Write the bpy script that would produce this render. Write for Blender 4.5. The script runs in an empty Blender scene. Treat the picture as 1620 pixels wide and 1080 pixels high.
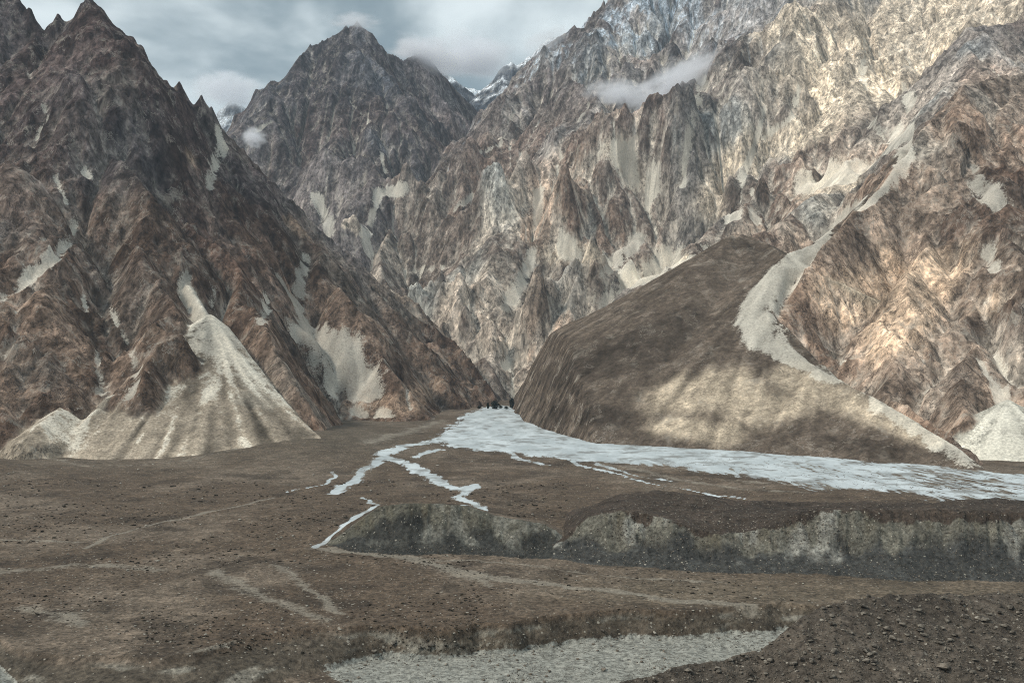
import bpy, math, random, time
import numpy as np
T0 = time.time()
def log(*a): print('[%.1fs]' % (time.time() - T0), *a)
random.seed(7); RNG = np.random.default_rng(7)
scn = bpy.context.scene

# ------------------------------------------------------------------ camera
FOC, CX, CY = 1500.0, 810.0, 540.0           # focal length and centre in photograph pixels (1620 x 1080)
PITCH = math.atan(50.0 / FOC)                # eye level lies 50 px below the middle of the frame
cam_d = bpy.data.cameras.new('camera'); cam = bpy.data.objects.new('camera', cam_d)
scn.collection.objects.link(cam); scn.camera = cam
cam_d.sensor_width = 36.0; cam_d.lens = 36.0 * FOC / 1620.0
cam_d.clip_start = 0.5; cam_d.clip_end = 60000.0
cam.location = (0, 0, 0); cam.rotation_euler = (math.pi / 2 + PITCH, 0, 0)

# ------------------------------------------------------------------ light
SUN_EL, SUN_AZ = math.radians(47), math.radians(-112)    # azimuth from +Y (view direction), negative = from the left
sun_d = bpy.data.lights.new('sun', 'SUN'); sun = bpy.data.objects.new('sun', sun_d); scn.collection.objects.link(sun)
sun_d.energy = 2.3; sun_d.angle = math.radians(8); sun_d.color = (1.0, 0.93, 0.83)
sun.rotation_euler = (math.pi / 2 - SUN_EL, 0, -SUN_AZ + math.pi)
scn.view_settings.view_transform = 'Standard'; scn.view_settings.look = 'None'
scn.view_settings.exposure = 0.42; scn.view_settings.gamma = 1.0; scn.view_settings.use_curve_mapping = False
world = bpy.data.worlds.new('World'); scn.world = world; world.use_nodes = True

class NT:
    """small helper to write node trees"""
    def __init__(s, tree): s.t = tree; s.t.nodes.clear()
    def n(s, typ, inp=None, **kw):
        nd = s.t.nodes.new(typ)
        for k, v in kw.items(): setattr(nd, k, v)
        for k, v in (inp or {}).items():
            if isinstance(v, bpy.types.NodeSocket): s.t.links.new(v, nd.inputs[k])
            else: nd.inputs[k].default_value = v
        return nd
    def math(s, op, a, b=None, c=None, clamp=False):
        d = {0: a}
        if b is not None: d[1] = b
        if c is not None: d[2] = c
        return s.n('ShaderNodeMath', d, operation=op, use_clamp=clamp).outputs[0]
    def mix(s, f, a, b, mode='MIX'):
        nd = s.n('ShaderNodeMix', None, data_type='RGBA', blend_type=mode)
        for k, v in ((0, f), (6, a), (7, b)):
            if isinstance(v, bpy.types.NodeSocket): s.t.links.new(v, nd.inputs[k])
            else: nd.inputs[k].default_value = v if k == 0 else (*v[:3], 1)
        return nd.outputs[2]
    def noise(s, vec, scale, detail=4, rough=0.55, dist=0.0):
        return s.n('ShaderNodeTexNoise', {'Vector': vec, 'Scale': scale, 'Detail': detail, 'Roughness': rough, 'Distortion': dist}).outputs['Fac']
    def remap(s, v, a, b, c=0.0, d=1.0, smooth=True):
        return s.n('ShaderNodeMapRange', {0: v, 1: a, 2: b, 3: c, 4: d}, interpolation_type='SMOOTHSTEP' if smooth else 'LINEAR').outputs[0]

w = NT(world.node_tree)
sky = w.n('ShaderNodeTexSky', sky_type='NISHITA', sun_disc=False, sun_elevation=SUN_EL, sun_rotation=SUN_AZ % (2 * math.pi),
          altitude=2500.0, air_density=1.0, dust_density=2.0)
gen = w.n('ShaderNodeTexCoord').outputs['Generated']
mp = w.n('ShaderNodeMapping', {'Vector': gen, 'Scale': (1.0, 1.0, 1.9), 'Location': (0.35, 0.1, 0.2)}).outputs[0]
c1 = w.noise(mp, 2.6, 5, 0.5, 0.35); c2 = w.noise(mp, 7.5, 6, 0.55, 0.3)
cl = w.math('ADD', w.math('MULTIPLY', c1, 0.82), w.math('MULTIPLY', c2, 0.18))
cov = w.remap(cl, 0.41, 0.57)
cloud = w.mix(cov, (0.185, 0.240, 0.265), (0.66, 0.725, 0.735))
skyc = w.mix(1.0, sky.outputs[0], (0.1, 0.1, 0.1), 'MULTIPLY')
tot = w.mix(0.93, skyc, cloud)
bg = w.n('ShaderNodeBackground', {'Color': tot, 'Strength': 1.0})
w.t.links.new(bg.outputs[0], w.n('ShaderNodeOutputWorld').inputs[0])

# ------------------------------------------------------------------ helpers: pixels of the photograph <-> places
CT, ST = math.cos(PITCH), math.sin(PITCH)
def ray(px, py):
    u = (np.asarray(px, float) - CX) / FOC; v = (CY - np.asarray(py, float)) / FOC
    Y = CT - v * ST; Z = ST + v * CT
    return u / Y, Z / Y                       # x and z per metre of depth
def at(px, py, d):
    a, e = ray(px, py); return np.stack([a * d, np.asarray(d, float) + 0 * a, e * d], -1)

def h2(ix, iy, seed):
    h = (ix.astype(np.int64) * 374761393 + iy.astype(np.int64) * 668265263 + seed * 1442695041) & 0xFFFFFFFF
    h = ((h ^ (h >> 13)) * 1274126177) & 0xFFFFFFFF
    return ((h ^ (h >> 16)) & 0xFFFFFF).astype(np.float32) / np.float32(0xFFFFFF)
def vnoise(x, y, seed):
    x0 = np.floor(x); y0 = np.floor(y); fx = (x - x0).astype(np.float32); fy = (y - y0).astype(np.float32)
    fx = fx * fx * (3 - 2 * fx); fy = fy * fy * (3 - 2 * fy)
    a = h2(x0, y0, seed); b = h2(x0 + 1, y0, seed); c = h2(x0, y0 + 1, seed); d = h2(x0 + 1, y0 + 1, seed)
    return (a + (b - a) * fx) + ((c - a) + (a - b - c + d) * fx) * fy
def fbm(x, y, wl, octv, seed, gain=0.5, ridged=False):
    s = 0; amp = 1.0; tot_ = 0
    for o in range(octv):
        ca, sa = math.cos(o * 1.1 + 0.4), math.sin(o * 1.1 + 0.4)
        n = vnoise((x * ca - y * sa) / wl + 17.3 * o, (x * sa + y * ca) / wl - 9.1 * o, seed + o * 13)
        n = 1 - np.abs(2 * n - 1) if ridged else n
        s = s + amp * n; tot_ += amp; amp *= gain; wl /= 2.03
    return s / tot_
def sstep(a, b, x):
    t = np.clip((x - a) / (b - a), 0, 1); return t * t * (3 - 2 * t)
def lerp(a, b, t): return a + (b - a) * t

# ------------------------------------------------------------------ valley floor: alluvial fan, cut banks and mounds
FD = np.array([-400, 205, 300, 450, 600, 800, 1000, 1300, 1600, 4000.])
FZ = np.array([-67, -67, -66, -63.2, -62, -58.5, -53, -42.5, -25, 60.])
def fan(x, d):
    z = np.interp(d, FD, FZ); a = np.asarray(x) / np.maximum(d, 60.0)
    return z + 12 * np.exp(-((a + .235) / .10) ** 2 - ((d - 800) / 140.) ** 2)      # colluvium banked against the left wall
def floor_depth(px, py):
    """where the sight line meets the fan"""
    a, e = ray(px, py); ds = np.linspace(150, 1500, 4000)
    g = e[:, None] * ds[None] - fan(a[:, None] * ds[None], ds[None])
    k = np.argmax(g < 0, axis=1); return ds[np.maximum(k, 1)]
def curve(pts, depth=None):
    """pixel polyline -> (azimuth, depth, height); on the fan when no depth is given"""
    p = np.array(pts, float); d = floor_depth(p[:, 0], p[:, 1]) if depth is None else np.broadcast_to(np.asarray(depth, float), (len(p),))
    a, e = ray(p[:, 0], p[:, 1]); return a, d, e * d

bl_base = curve([(505, 866), (560, 873), (620, 877), (700, 880), (800, 883), (912, 886)])
BLc = [(505, 868), (518, 860), (540, 845), (570, 822), (600, 802), (640, 797), (690, 797), (740, 801), (780, 815), (820, 823), (860, 830), (890, 848), (908, 884)]
br_base = curve([(858, 884), (900, 888), (980, 898), (1080, 905), (1250, 908), (1400, 918), (1620, 922), (1900, 928)])
BRc = [(856, 884), (866, 872), (880, 858), (905, 838), (930, 818), (960, 812), (985, 809), (1010, 809), (1040, 818), (1080, 828), (1110, 838), (1140, 846), (1180, 842), (1230, 825), (1260, 812),
       (1300, 806), (1350, 806), (1420, 805), (1500, 806), (1620, 812), (1900, 815)]
BRp = [(856, 870), (880, 840), (905, 815), (920, 806), (975, 786), (1030, 778), (1100, 783), (1160, 790), (1300, 797), (1400, 798), (1500, 793), (1620, 789), (1900, 785)]
CUTc = [(-200, 1012), (0, 1012), (40, 1022), (100, 1034), (250, 1037), (300, 1030), (350, 1018), (420, 1005), (500, 995), (560, 990), (700, 990), (800, 985), (870, 975), (900, 970), (1000, 968), (1100, 966), (1200, 962), (1240, 960), (1400, 955), (1900, 950)]
MRc = [(930, 1100), (960, 1086), (1020, 1070), (1090, 1052), (1150, 1040), (1200, 1030), (1235, 1000), (1270, 972), (1320, 953), (1400, 941), (1480, 938), (1550, 938), (1620, 936), (1900, 925)]
def px_of(a): return a * FOC + CX
def floor_z(x, d, parts=False):
    x = np.asarray(x, float); d = np.asarray(d, float)
    a = x / np.maximum(d, 60.0)
    wob = (fbm(x, d, 22, 3, 5) - .5)
    z = fan(x, d)
    z = z + (fbm(x, d, 180, 4, 11) - .5) * 3.0 * sstep(250, 500, d) * sstep(1400, 1000, d) + (fbm(x, d, 14, 4, 12) - .5) * 0.9
    # low swell at the left foot
    z = z + 9.0 * np.exp(-(((a + .60) / .085) ** 2 + ((d - 590) / 55.) ** 2))
    # cut bank down to the gravel bed
    cp = np.array(CUTc, float); ca, ce = ray(cp[:, 0], cp[:, 1]); cd = floor_depth(cp[:, 0], cp[:, 1])
    dc = np.interp(a, ca, cd) + wob * 9 + (fbm(x, d, 60, 2, 71) - .5) * 8 + (fbm(x, d, 8, 3, 72) - .5) * 5
    wid = np.interp(px_of(a), [0, 60, 500, 580, 620, 1200, 1300], [6, 22, 20, 6, 3.6, 5, 8])
    dep = np.interp(px_of(a), [0, 60, 500, 600, 900, 1100, 1300], [3, 6, 7, 7.5, 7.0, 6.5, 5.5]) * sstep(-100, 40, px_of(a) + 140)
    tcut = np.clip((dc - d) / wid, 0, 1)
    cut = dep * (tcut ** 0.75 * (1 - 0.25 * fbm(x, d, 5, 2, 30) * sstep(0, .4, tcut) * sstep(1, .6, tcut)))
    z = z - cut + tcut * (fbm(x, d, 11, 4, 73) - .5) * 1.6
    bank = np.zeros_like(z); face = np.zeros_like(z)
    def bankf(base, crest, d1off, back, plateau=None):
        nonlocal z, bank, face
        ba, bd, bz = base; c = np.array(crest, float); c_a, c_e = ray(c[:, 0], c[:, 1])
        flute = (fbm(a * 900, d * .1, 22, 4, 44, ridged=True) - .55) * 1.5
        d0 = np.interp(a, ba, bd) + wob * 5
        e1 = np.interp(a, c_a, c_e, left=-9, right=-9 if plateau is None else c_e[-1])
        e0 = np.interp(a, *[(lambda q: q)(v) for v in (ba, fan(ba * bd, bd) / bd)])
        h = np.maximum((e1 - e0) * d0, 0)
        d1 = d0 + 3 + h * d1off + wob * 4 * (h > 1)
        z1 = np.maximum(e1 * d1, fan(a * d1, d1) - 1.0)
        t = np.clip((d - d0) / np.maximum(d1 - d0 + flute * h * .28, 1.0), 0, 1)
        prof = 0.46 * np.clip(t / .62, 0, 1) ** 1.1 + 0.54 * np.clip((t - .56) / .42, 0, 1) ** .85
        zf = lerp(fan(a * d0, d0), z1, prof)
        if plateau is None:
            tb = np.clip((d - d1) / back, 0, 1); zb = lerp(z1, fan(a * d1, d1 + back) - 1.5, sstep(0, 1, tb))
        else:
            p = np.array(plateau, float); p_a, p_e = ray(p[:, 0], p[:, 1]); d2 = d1 + 62 + wob * 14
            z2 = np.interp(a, p_a, p_e) * d2
            tb = np.clip((d - d1) / (d2 - d1), 0, 1); tc = np.clip((d - d2) / 45, 0, 1)
            zb = lerp(lerp(z1, z2, sstep(0, .85, tb)), fan(a * d2, d2 + 45) - 2, sstep(0, 1, tc)) + (fbm(x, d, 30, 4, 91) - .5) * 4.5 * sstep(0, .2, tb)
        zf = zf + ((fbm(x, d * .5, 6, 4, 46, gain=.6, ridged=True) - .6) * 4.2 + (fbm(x, d, 19, 2, 47) - .5) * 3.0) * sstep(.15, .5, t) * np.clip(h / 12, 0, 1) * sstep(1.0, .9, t)
        zz = np.where(d < d1, zf, zb); zz = np.where((d < d0) | (e1 < -8), -999, zz)
        up = zz > z + 0.05
        bank = np.where(up, 1.0 if plateau is None else 2.0, bank); face = np.where(up & (d <= d1 + 2), np.clip(t, .02, 1), np.where(up, 0, face))
        z = np.maximum(z, zz)
    bankf(bl_base, BLc, 1.0, 70)
    bankf(br_base, BRc, 1.05, 0, BRp)
    # rubble mound in the near right corner
    m = np.array(MRc, float); m_a, m_e = ray(m[:, 0], m[:, 1])
    dm = np.interp(px_of(a), [930, 1200, 1400, 1900], [176, 196, 206, 214]) + wob * 5
    zm = np.interp(a, m_a, m_e, left=-9) * dm
    zz = np.where(d < dm, zm - (dm - d) * .36 - ((dm - d) / 30.) ** 2 * .7, zm - (d - dm) * .62 - .6 * sstep(0, 6, d - dm))
    zz = zz + (fbm(x, d, 16, 4, 61) - .5) * 3.2 * np.clip(np.abs(d - dm) / 6, .15, 1); zz = np.where(px_of(a) < 915, -999, zz)
    mound = zz > z; z = np.maximum(z, zz)
    # slope the viewer stands on
    own = -3.0 - .52 * d + (fbm(x, d, 30, 4, 62) - .5) * 4; hs = own > z; z = np.maximum(z, own)
    if parts: return z, dict(a=a, cut=tcut, bank=bank, face=face, mound=mound, own=hs, dc=dc)
    return z

# ------------------------------------------------------------------ mountains: ridge lines (pixel x, pixel y, depth in metres)
RIDGES = []   # (region, points, slope, steep_top, decay)
_jr = np.random.default_rng(77)
def ridge(reg, pts, s, top=0.0, dec=60.0):
    P = at(*np.array(pts, float).T)
    if len(pts) < 12:                          # spurs wander and step, the drawn skylines stay
        out = [P[0]]
        for p, q in zip(P[:-1], P[1:]):
            L = np.linalg.norm(q - p)
            for f in (.25, .5, .75): out.append(p + (q - p) * f + _jr.normal(size=3) * L * np.array([.085, .085, .05]))
            out.append(q + _jr.normal(size=3) * L * np.array([.05, .05, .02]))
        P = np.array(out)
    RIDGES.append((reg, P, s, top, dec))
LEFT, CEN, RIGHT, BUT = 0, 1, 2, 3
ridge(LEFT, [(-420, -60, 1230), (-250, -130, 1250), (-120, -60, 1270), (-40, -50, 1290), (5, -22, 1300), (30, -5, 1300), (45, 15, 1300), (55, 22, 1300), (68, 46, 1302), (78, 30, 1300), (92, 19, 1300), (104, 30, 1302), (112, 42, 1304), (126, 12, 1300), (139, -2, 1300), (152, 20, 1300), (165, 48, 1303),
            (182, 82, 1306), (196, 92, 1308), (215, 108, 1312), (232, 132, 1318), (252, 136, 1322), (268, 150, 1326), (285, 133, 1326), (298, 158, 1332), (309, 165, 1332), (318, 147, 1330), (333, 172, 1338), (350, 196, 1345), (390, 236, 1360), (440, 290, 1372),
            (480, 336, 1382), (520, 372, 1390), (560, 400, 1398), (612, 458, 1402), (660, 490, 1400), (715, 530, 1392), (755, 572, 1372), (775, 600, 1352), (783, 622, 1330)], 1.0, 42, 20)
ridge(LEFT, [(139, 0, 1300), (165, 110, 1190), (180, 210, 1100), (230, 320, 1010), (262, 430, 915), (252, 500, 835), (236, 560, 770), (222, 600, 735)], 1.25, 8, 30)
ridge(LEFT, [(285, 135, 1326), (300, 230, 1230), (330, 340, 1120), (370, 430, 1030), (412, 480, 955), (430, 530, 880), (442, 565, 835), (470, 610, 805), (485, 630, 800)], 1.3, 8, 30)
ridge(LEFT, [(30, 0, 1300), (60, 120, 1180), (70, 260, 1050), (110, 400, 920), (90, 500, 830), (60, 600, 740)], .95, 8, 40)
ridge(LEFT, [(440, 290, 1372), (500, 390, 1270), (560, 490, 1180), (600, 560, 1110), (640, 620, 1050)], 1.0, 6, 40)
ridge(LEFT, [(-100, -40, 1270), (-60, 200, 1080), (-20, 400, 900), (10, 560, 770), (10, 640, 700)], 1.0, 6, 40)
ridge(LEFT, [(560, 400, 1398), (620, 500, 1330), (690, 580, 1255), (725, 620, 1210)], .95, 4, 40)
ridge(CEN, [(250, 300, 2400), (330, 280, 2430), (378, 238, 2500), (392, 204, 2520), (440, 150, 2550), (468, 104, 2580), (490, 71, 2600), (500, 66, 2600), (530, 50, 2620), (550, 42, 2620), (562, 36, 2620), (588, 50, 2620), (604, 74, 2640), (636, 92, 2680), (656, 84, 2700), (676, 86, 2740), (700, 118, 2800), (726, 142, 2850), (757, 178, 2900), (785, 215, 2950)], 1.25, 60, 70)
ridge(CEN, [(562, 38, 2620), (548, 120, 2480), (528, 210, 2330), (545, 290, 2190), (575, 370, 2060), (600, 430, 1950)], 1.15, 20, 60)
ridge(CEN, [(650, 88, 2690), (660, 150, 2580), (668, 200, 2480), (672, 240, 2400)], 1.2, 20, 60)
ridge(CEN, [(490, 72, 2600), (470, 160, 2450), (440, 240, 2300), (460, 320, 2150)], 1.15, 20, 60)
ridge(RIGHT, [(905, 44, 2500), (870, 64, 2480), (835, 100, 2450), (800, 150, 2420), (772, 184, 2400), (735, 214, 2330), (700, 255, 2250), (660, 300, 2150), (625, 340, 2050), (600, 388, 1950), (602, 432, 1850), (640, 474, 1720)], 1.1, 25, 60)
ridge(RIGHT, [(905, 44, 2500), (922, 42, 2500), (937, 38, 2500), (950, 18, 2540), (968, 4, 2580), (985, -20, 2620), (1010, -45, 2700), (1100, -130, 2800), (1250, -210, 2800), (1450, -270, 2700), (1700, -260, 2500), (2000, -240, 2300)], 1.05, 40, 70)
ridge(RIGHT, [(898, 118, 2240), (912, 128, 2190), (922, 134, 2150), (937, 146, 2100), (960, 176, 2080), (1000, 216, 2050), (1040, 264, 2000), (1052, 300, 1950)], 1.2, 30, 50)
ridge(RIGHT, [(937, 146, 2100), (890, 225, 1990), (830, 300, 1880), (775, 360, 1780), (735, 420, 1690), (705, 480, 1600), (715, 540, 1500)], 1.0, 14, 50)
ridge(RIGHT, [(1010, -40, 2700), (980, 40, 2480), (960, 90, 2350), (940, 120, 2250)], 1.1, 20, 50)
ridge(RIGHT, [(1250, -210, 2800), (1190, -20, 2480), (1140, 70, 2330), (1105, 150, 2190), (1070, 225, 2060), (1045, 300, 1920), (1000, 370, 1760), (940, 425, 1620), (885, 446, 1545), (895, 490, 1480), (880, 540, 1420)], 1.0, 18, 50)
ridge(RIGHT, [(1450, -270, 2700), (1420, -60, 2320), (1370, 80, 2020), (1290, 200, 1840), (1200, 300, 1680), (1120, 375, 1560), (1050, 425, 1470), (985, 470, 1390), (950, 505, 1330)], .95, 14, 60)
ridge(RIGHT, [(830, 300, 1880), (800, 370, 1740), (768, 426, 1620), (752, 470, 1550), (765, 530, 1470), (775, 575, 1400)], 1.15, 8, 40)
ridge(RIGHT, [(1700, -260, 2500), (1640, -40, 2000), (1590, 30, 1720), (1555, 80, 1560), (1500, 160, 1420), (1470, 190, 1360)], 1.0, 14, 50)
ridge(RIGHT, [(1370, 80, 2020), (1395, 180, 1780), (1370, 250, 1600), (1310, 300, 1470), (1250, 340, 1370), (1210, 362, 1300)], .95, 10, 50)
ridge(BUT, [(1950, 20, 1340), (1760, 40, 1350), (1620, 110, 1330), (1560, 122, 1320), (1530, 138, 1290), (1490, 176, 1250), (1450, 208, 1200), (1400, 272, 1150), (1340, 335, 1080), (1300, 380, 1020), (1250, 455, 955), (1226, 495, 925), (1255, 540, 880), (1295, 565, 850), (1400, 628, 780), (1500, 690, 692), (1542, 722, 650)], 1.2, 12, 40)
ridge(BUT, [(1530, 138, 1290), (1500, 300, 1120), (1440, 400, 1010), (1400, 500, 910), (1420, 570, 840)], 1.0, 8, 40)
ridge(BUT, [(1640, 110, 1330), (1610, 260, 1150), (1570, 380, 1020), (1530, 480, 910), (1510, 580, 810), (1530, 660, 730)], 1.0, 8, 40)
ridge(BUT, [(1800, 60, 1340), (1760, 300, 1080), (1700, 480, 900), (1660, 580, 800), (1640, 650, 720)], 1.0, 8, 40)
for (sx, sy, sd, rg_, ss) in [(46, 2, 1298, LEFT, 2.6), (91, 6, 1298, LEFT, 3.2), (126, 2, 1296, LEFT, 2.6), (139, -16, 1296, LEFT, 2.5), (152, 14, 1298, LEFT, 2.4), (284, 122, 1322, LEFT, 2.6), (318, 138, 1326, LEFT, 3.0), (215, 96, 1308, LEFT, 2.8), (334, 164, 1334, LEFT, 2.6), (268, 138, 1322, LEFT, 2.8), (160, 36, 1298, LEFT, 3.0), (196, 88, 1304, LEFT, 2.2), (254, 131, 1318, LEFT, 2.2), (180, 76, 1302, LEFT, 2.4),
        (490, 66, 2598, CEN, 2.2), (548, 36, 2618, CEN, 2.0), (565, 30, 2618, CEN, 2.0), (604, 68, 2638, CEN, 2.2), (937, 30, 2496, RIGHT, 2.0), (908, 36, 2496, RIGHT, 2.2), (936, 140, 2096, RIGHT, 2.2), (922, 130, 2146, RIGHT, 2.4), (1163, 362, 1126, RIGHT, 1.6), (1190, 368, 1118, RIGHT, 1.8)]:
    P_ = at(np.array([sx, sx + 1.]), np.array([sy, sy + 1.]), np.array([sd, sd + 2.])); RIDGES.append((rg_, P_, ss, 0, 40))
# smooth debris slopes: hill, fans below the chutes
DEBRIS = []   # (name index, points, slope)
def debris(k, pts, s, wmax=None, clips=()):
    """clips: (p, q, ref): the debris ends at the line p-q on the side where ref lies"""
    cl_ = [tuple(at(*np.array(c, float).T)) for c in clips]
    DEBRIS.append((k, at(*np.array(pts, float).T), s, wmax, cl_))
HILL, CONE, FANR = 4, 5, 6
debris(HILL, [(842, 545, 1240), (862, 530, 1200), (905, 508, 1155), (950, 490, 1122), (1010, 472, 1122), (1080, 450, 1125), (1108, 430, 1128), (1135, 398, 1130), (1162, 367, 1130), (1190, 374, 1120), (1215, 385, 1090), (1242, 402, 1030)], .60,
       None, [[(858, 590, 1300), (884, 648, 1090), (700, 640, 1100)], [(1240, 420, 1000), (1222, 500, 915), (1450, 500, 900)], [(1222, 500, 915), (1290, 572, 830), (1450, 500, 900)], [(1290, 572, 830), (1540, 725, 640), (1450, 560, 850)]])
debris(HILL, [(1242, 402, 1030), (1290, 384, 1062), (1340, 343, 1125), (1400, 285, 1205), (1428, 235, 1290)], .66, 14)
debris(HILL, [(1215, 490, 915), (1232, 535, 868), (1290, 578, 805), (1400, 640, 725), (1500, 700, 655), (1535, 728, 625)], .60, None, [[(1226, 500, 915), (1290, 572, 830), (1450, 500, 900)], [(1290, 572, 830), (1540, 725, 640), (1450, 560, 850)]])
CL1 = [[(312, 495, 885), (110, 732, 640), (60, 600, 740)], [(350, 495, 885), (458, 620, 780), (560, 560, 900)]]
debris(CONE, [(331, 495, 872)], .70, None, CL1)
debris(CONE, [(298, 450, 975), (314, 476, 925), (331, 502, 876)], .70, 3)
debris(CONE, [(205, 560, 810), (214, 580, 780)], .66, None, [[(214, 572, 758), (75, 712, 640), (40, 560, 760)]])
debris(CONE, [(150, 590, 790), (158, 606, 758)], .66, None, [[(158, 606, 735), (30, 706, 640), (40, 560, 760)]])
debris(CONE, [(95, 645, 720), (60, 672, 685)], .66, 20)
debris(FANR, [(1592, 628, 735)], .60)
debris(FANR, [(1750, 640, 720)], .60)

XS, XE, YS, YE, RES = -1960.0, 1960.0, 540.0, 3020.0, 3.0
def build_grid(res):
    xs = np.arange(XS, XE + .1, res); ys = np.arange(YS, YE + .1, res)
    X, Y = np.meshgrid(xs, ys); return xs, ys, X, Y
def tents(X_, Y_):
    """highest of all ridge tents at the given places (rows sorted by depth); returns height, region, distance from the crest"""
    shp = X_.shape; x = X_.ravel().astype(np.float32); y = Y_.ravel().astype(np.float32)
    wl = fbm(x, y, 130, 3, 301) - .5; wm = fbm(x, y, 130, 3, 302) - .5
    xx = (x + wl * 7).astype(np.float32); yy = (y + wm * 7).astype(np.float32)
    best = np.full(x.shape, -300.0, np.float32); reg = np.zeros(x.shape, np.int8); bdist = np.full(x.shape, 999.0, np.float32)
    sn = (0.70 + 0.60 * fbm(x, y, 150, 4, 303)).astype(np.float32)
    for (r, P, s, top, dec) in RIDGES:
        P = P.astype(np.float32)
        for p, q in zip(P[:-1], P[1:]):
            v = q - p; L2 = float(v[0] ** 2 + v[1] ** 2 + 1e-6); reach = (max(p[2], q[2]) + 80) / (.72 * s) + 20
            if reach < 5: continue
            i0 = np.searchsorted(y, min(p[1], q[1]) - reach); i1 = np.searchsorted(y, max(p[1], q[1]) + reach)
            if i1 <= i0: continue
            xs_, ys_ = xx[i0:i1], yy[i0:i1]; near_ = np.nonzero((xs_ > min(p[0], q[0]) - reach) & (xs_ < max(p[0], q[0]) + reach))[0] + i0
            ax = xx[near_] - p[0]; ay = yy[near_] - p[1]
            t = np.clip((ax * v[0] + ay * v[1]) / L2, 0, 1); dd = np.hypot(ax - t * v[0], ay - t * v[1])
            h = p[2] + t * v[2] - s * sn[near_] * dd - top * (1 - np.exp(-dd / dec))
            up = h > best[near_]; k_ = near_[up]; best[k_] = h[up]; reg[k_] = r; bdist[k_] = dd[up]
    return best.reshape(shp), reg.reshape(shp), bdist.reshape(shp)
def cones(x, y):
    pn = .5 + fbm(x, y, 60, 3, 311)
    best = np.full(x.shape, -300.0, np.float32); reg = np.zeros(x.shape, np.int8)
    for (k, P, s, wmax, cl_) in DEBRIS:
        Q = P if len(P) > 1 else np.vstack([P, P + 1e-3])
        for p, q in zip(Q[:-1], Q[1:]):
            v = q - p; L2 = v[0] ** 2 + v[1] ** 2 + 1e-9
            t = np.clip(((x - p[0]) * v[0] + (y - p[1]) * v[1]) / L2, 0, 1)
            dd = np.hypot(x - p[0] - t * v[0], y - p[1] - t * v[1])
            h = p[2] + t * v[2] - s * dd + np.minimum(dd, 230.) ** 2 * (0.0007 if k == CONE else 0.00016)
            if wmax: h = h - 1.1 * np.maximum(dd - wmax, 0)
            for (cp, cq, cr_) in cl_:
                nx_, ny_ = -(cq[1] - cp[1]), cq[0] - cp[0]; ln = math.hypot(nx_, ny_); sg = 1 if (cr_[0] - cp[0]) * nx_ + (cr_[1] - cp[1]) * ny_ > 0 else -1
                tt = ((x - cp[0]) * (cq[0] - cp[0]) + (y - cp[1]) * (cq[1] - cp[1])) / (ln * ln)
                pen = ((.8 + .7 * pn) if cp[0] < 90 else 1.6 if k == HILL else .45) * np.maximum(sg * ((x - cp[0]) * nx_ + (y - cp[1]) * ny_) / ln, 0)
                h = h - (np.where((tt > -.02) & (tt < 1.1), pen, 0) if k == HILL and cp[0] > 90 else pen)
                if k == HILL and cp[0] <= 90: h = h + (fbm(x, y, 34, 4, 313, gain=.6, ridged=True) - .6) * np.clip(pen * .5, 0, 16)
            up = h > best; best = np.where(up, h, best); reg = np.where(up, k, reg)
    return best, reg

def flow(z, dx):
    ny, nx = z.shape; N = ny * nx
    zp = np.pad(z, 1, mode='constant', constant_values=1e9)
    best = np.zeros((ny, nx), np.float32); rc = np.arange(N).reshape(ny, nx).copy(); ids = rc.copy(); dist = np.full((ny, nx), dx, np.float32)
    for j in (-1, 0, 1):
        for i in (-1, 0, 1):
            if i == 0 and j == 0: continue
            L = dx * math.hypot(i, j)
            s = (z - zp[1 + j:1 + j + ny, 1 + i:1 + i + nx]) / L
            up = s > best; best = np.where(up, s, best); rc = np.where(up, ids + j * nx + i, rc); dist = np.where(up, L, dist)
    rc = rc.ravel(); lev = (rc != np.arange(N)).astype(np.int32); p = rc.copy()
    for _ in range(14):
        l2 = lev + lev[p]
        if np.array_equal(l2, lev): break
        lev = l2; p = p[p]
    order = np.argsort(lev, kind='stable'); cnt = np.bincount(lev); b = np.concatenate([[0], np.cumsum(cnt)])
    return rc, dist.ravel(), order, b
def accumulate(rc, order, b, N, w0):
    A = w0.ravel().astype(np.float64).copy()
    for l in range(len(b) - 2, 0, -1):
        idx = order[b[l]:b[l + 1]]; np.add.at(A, rc[idx], A[idx])
    return A
def bilin(G, fx, fy):
    ny, nx = G.shape; fx = np.clip(fx, 0, nx - 1.001); fy = np.clip(fy, 0, ny - 1.001)
    i = fx.astype(np.int32); j = fy.astype(np.int32); u = fx - i; v = fy - j
    return (G[j, i] * (1 - u) + G[j, i + 1] * u) * (1 - v) + (G[j + 1, i] * (1 - u) + G[j + 1, i + 1] * u) * v
def blur(G, n=1):
    for _ in range(n):
        P = np.pad(G, 1, mode='edge'); G = (P[:-2, 1:-1] + P[2:, 1:-1] + P[1:-1, :-2] + P[1:-1, 2:] + 4 * P[1:-1, 1:-1]) / 8
    return G

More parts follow.
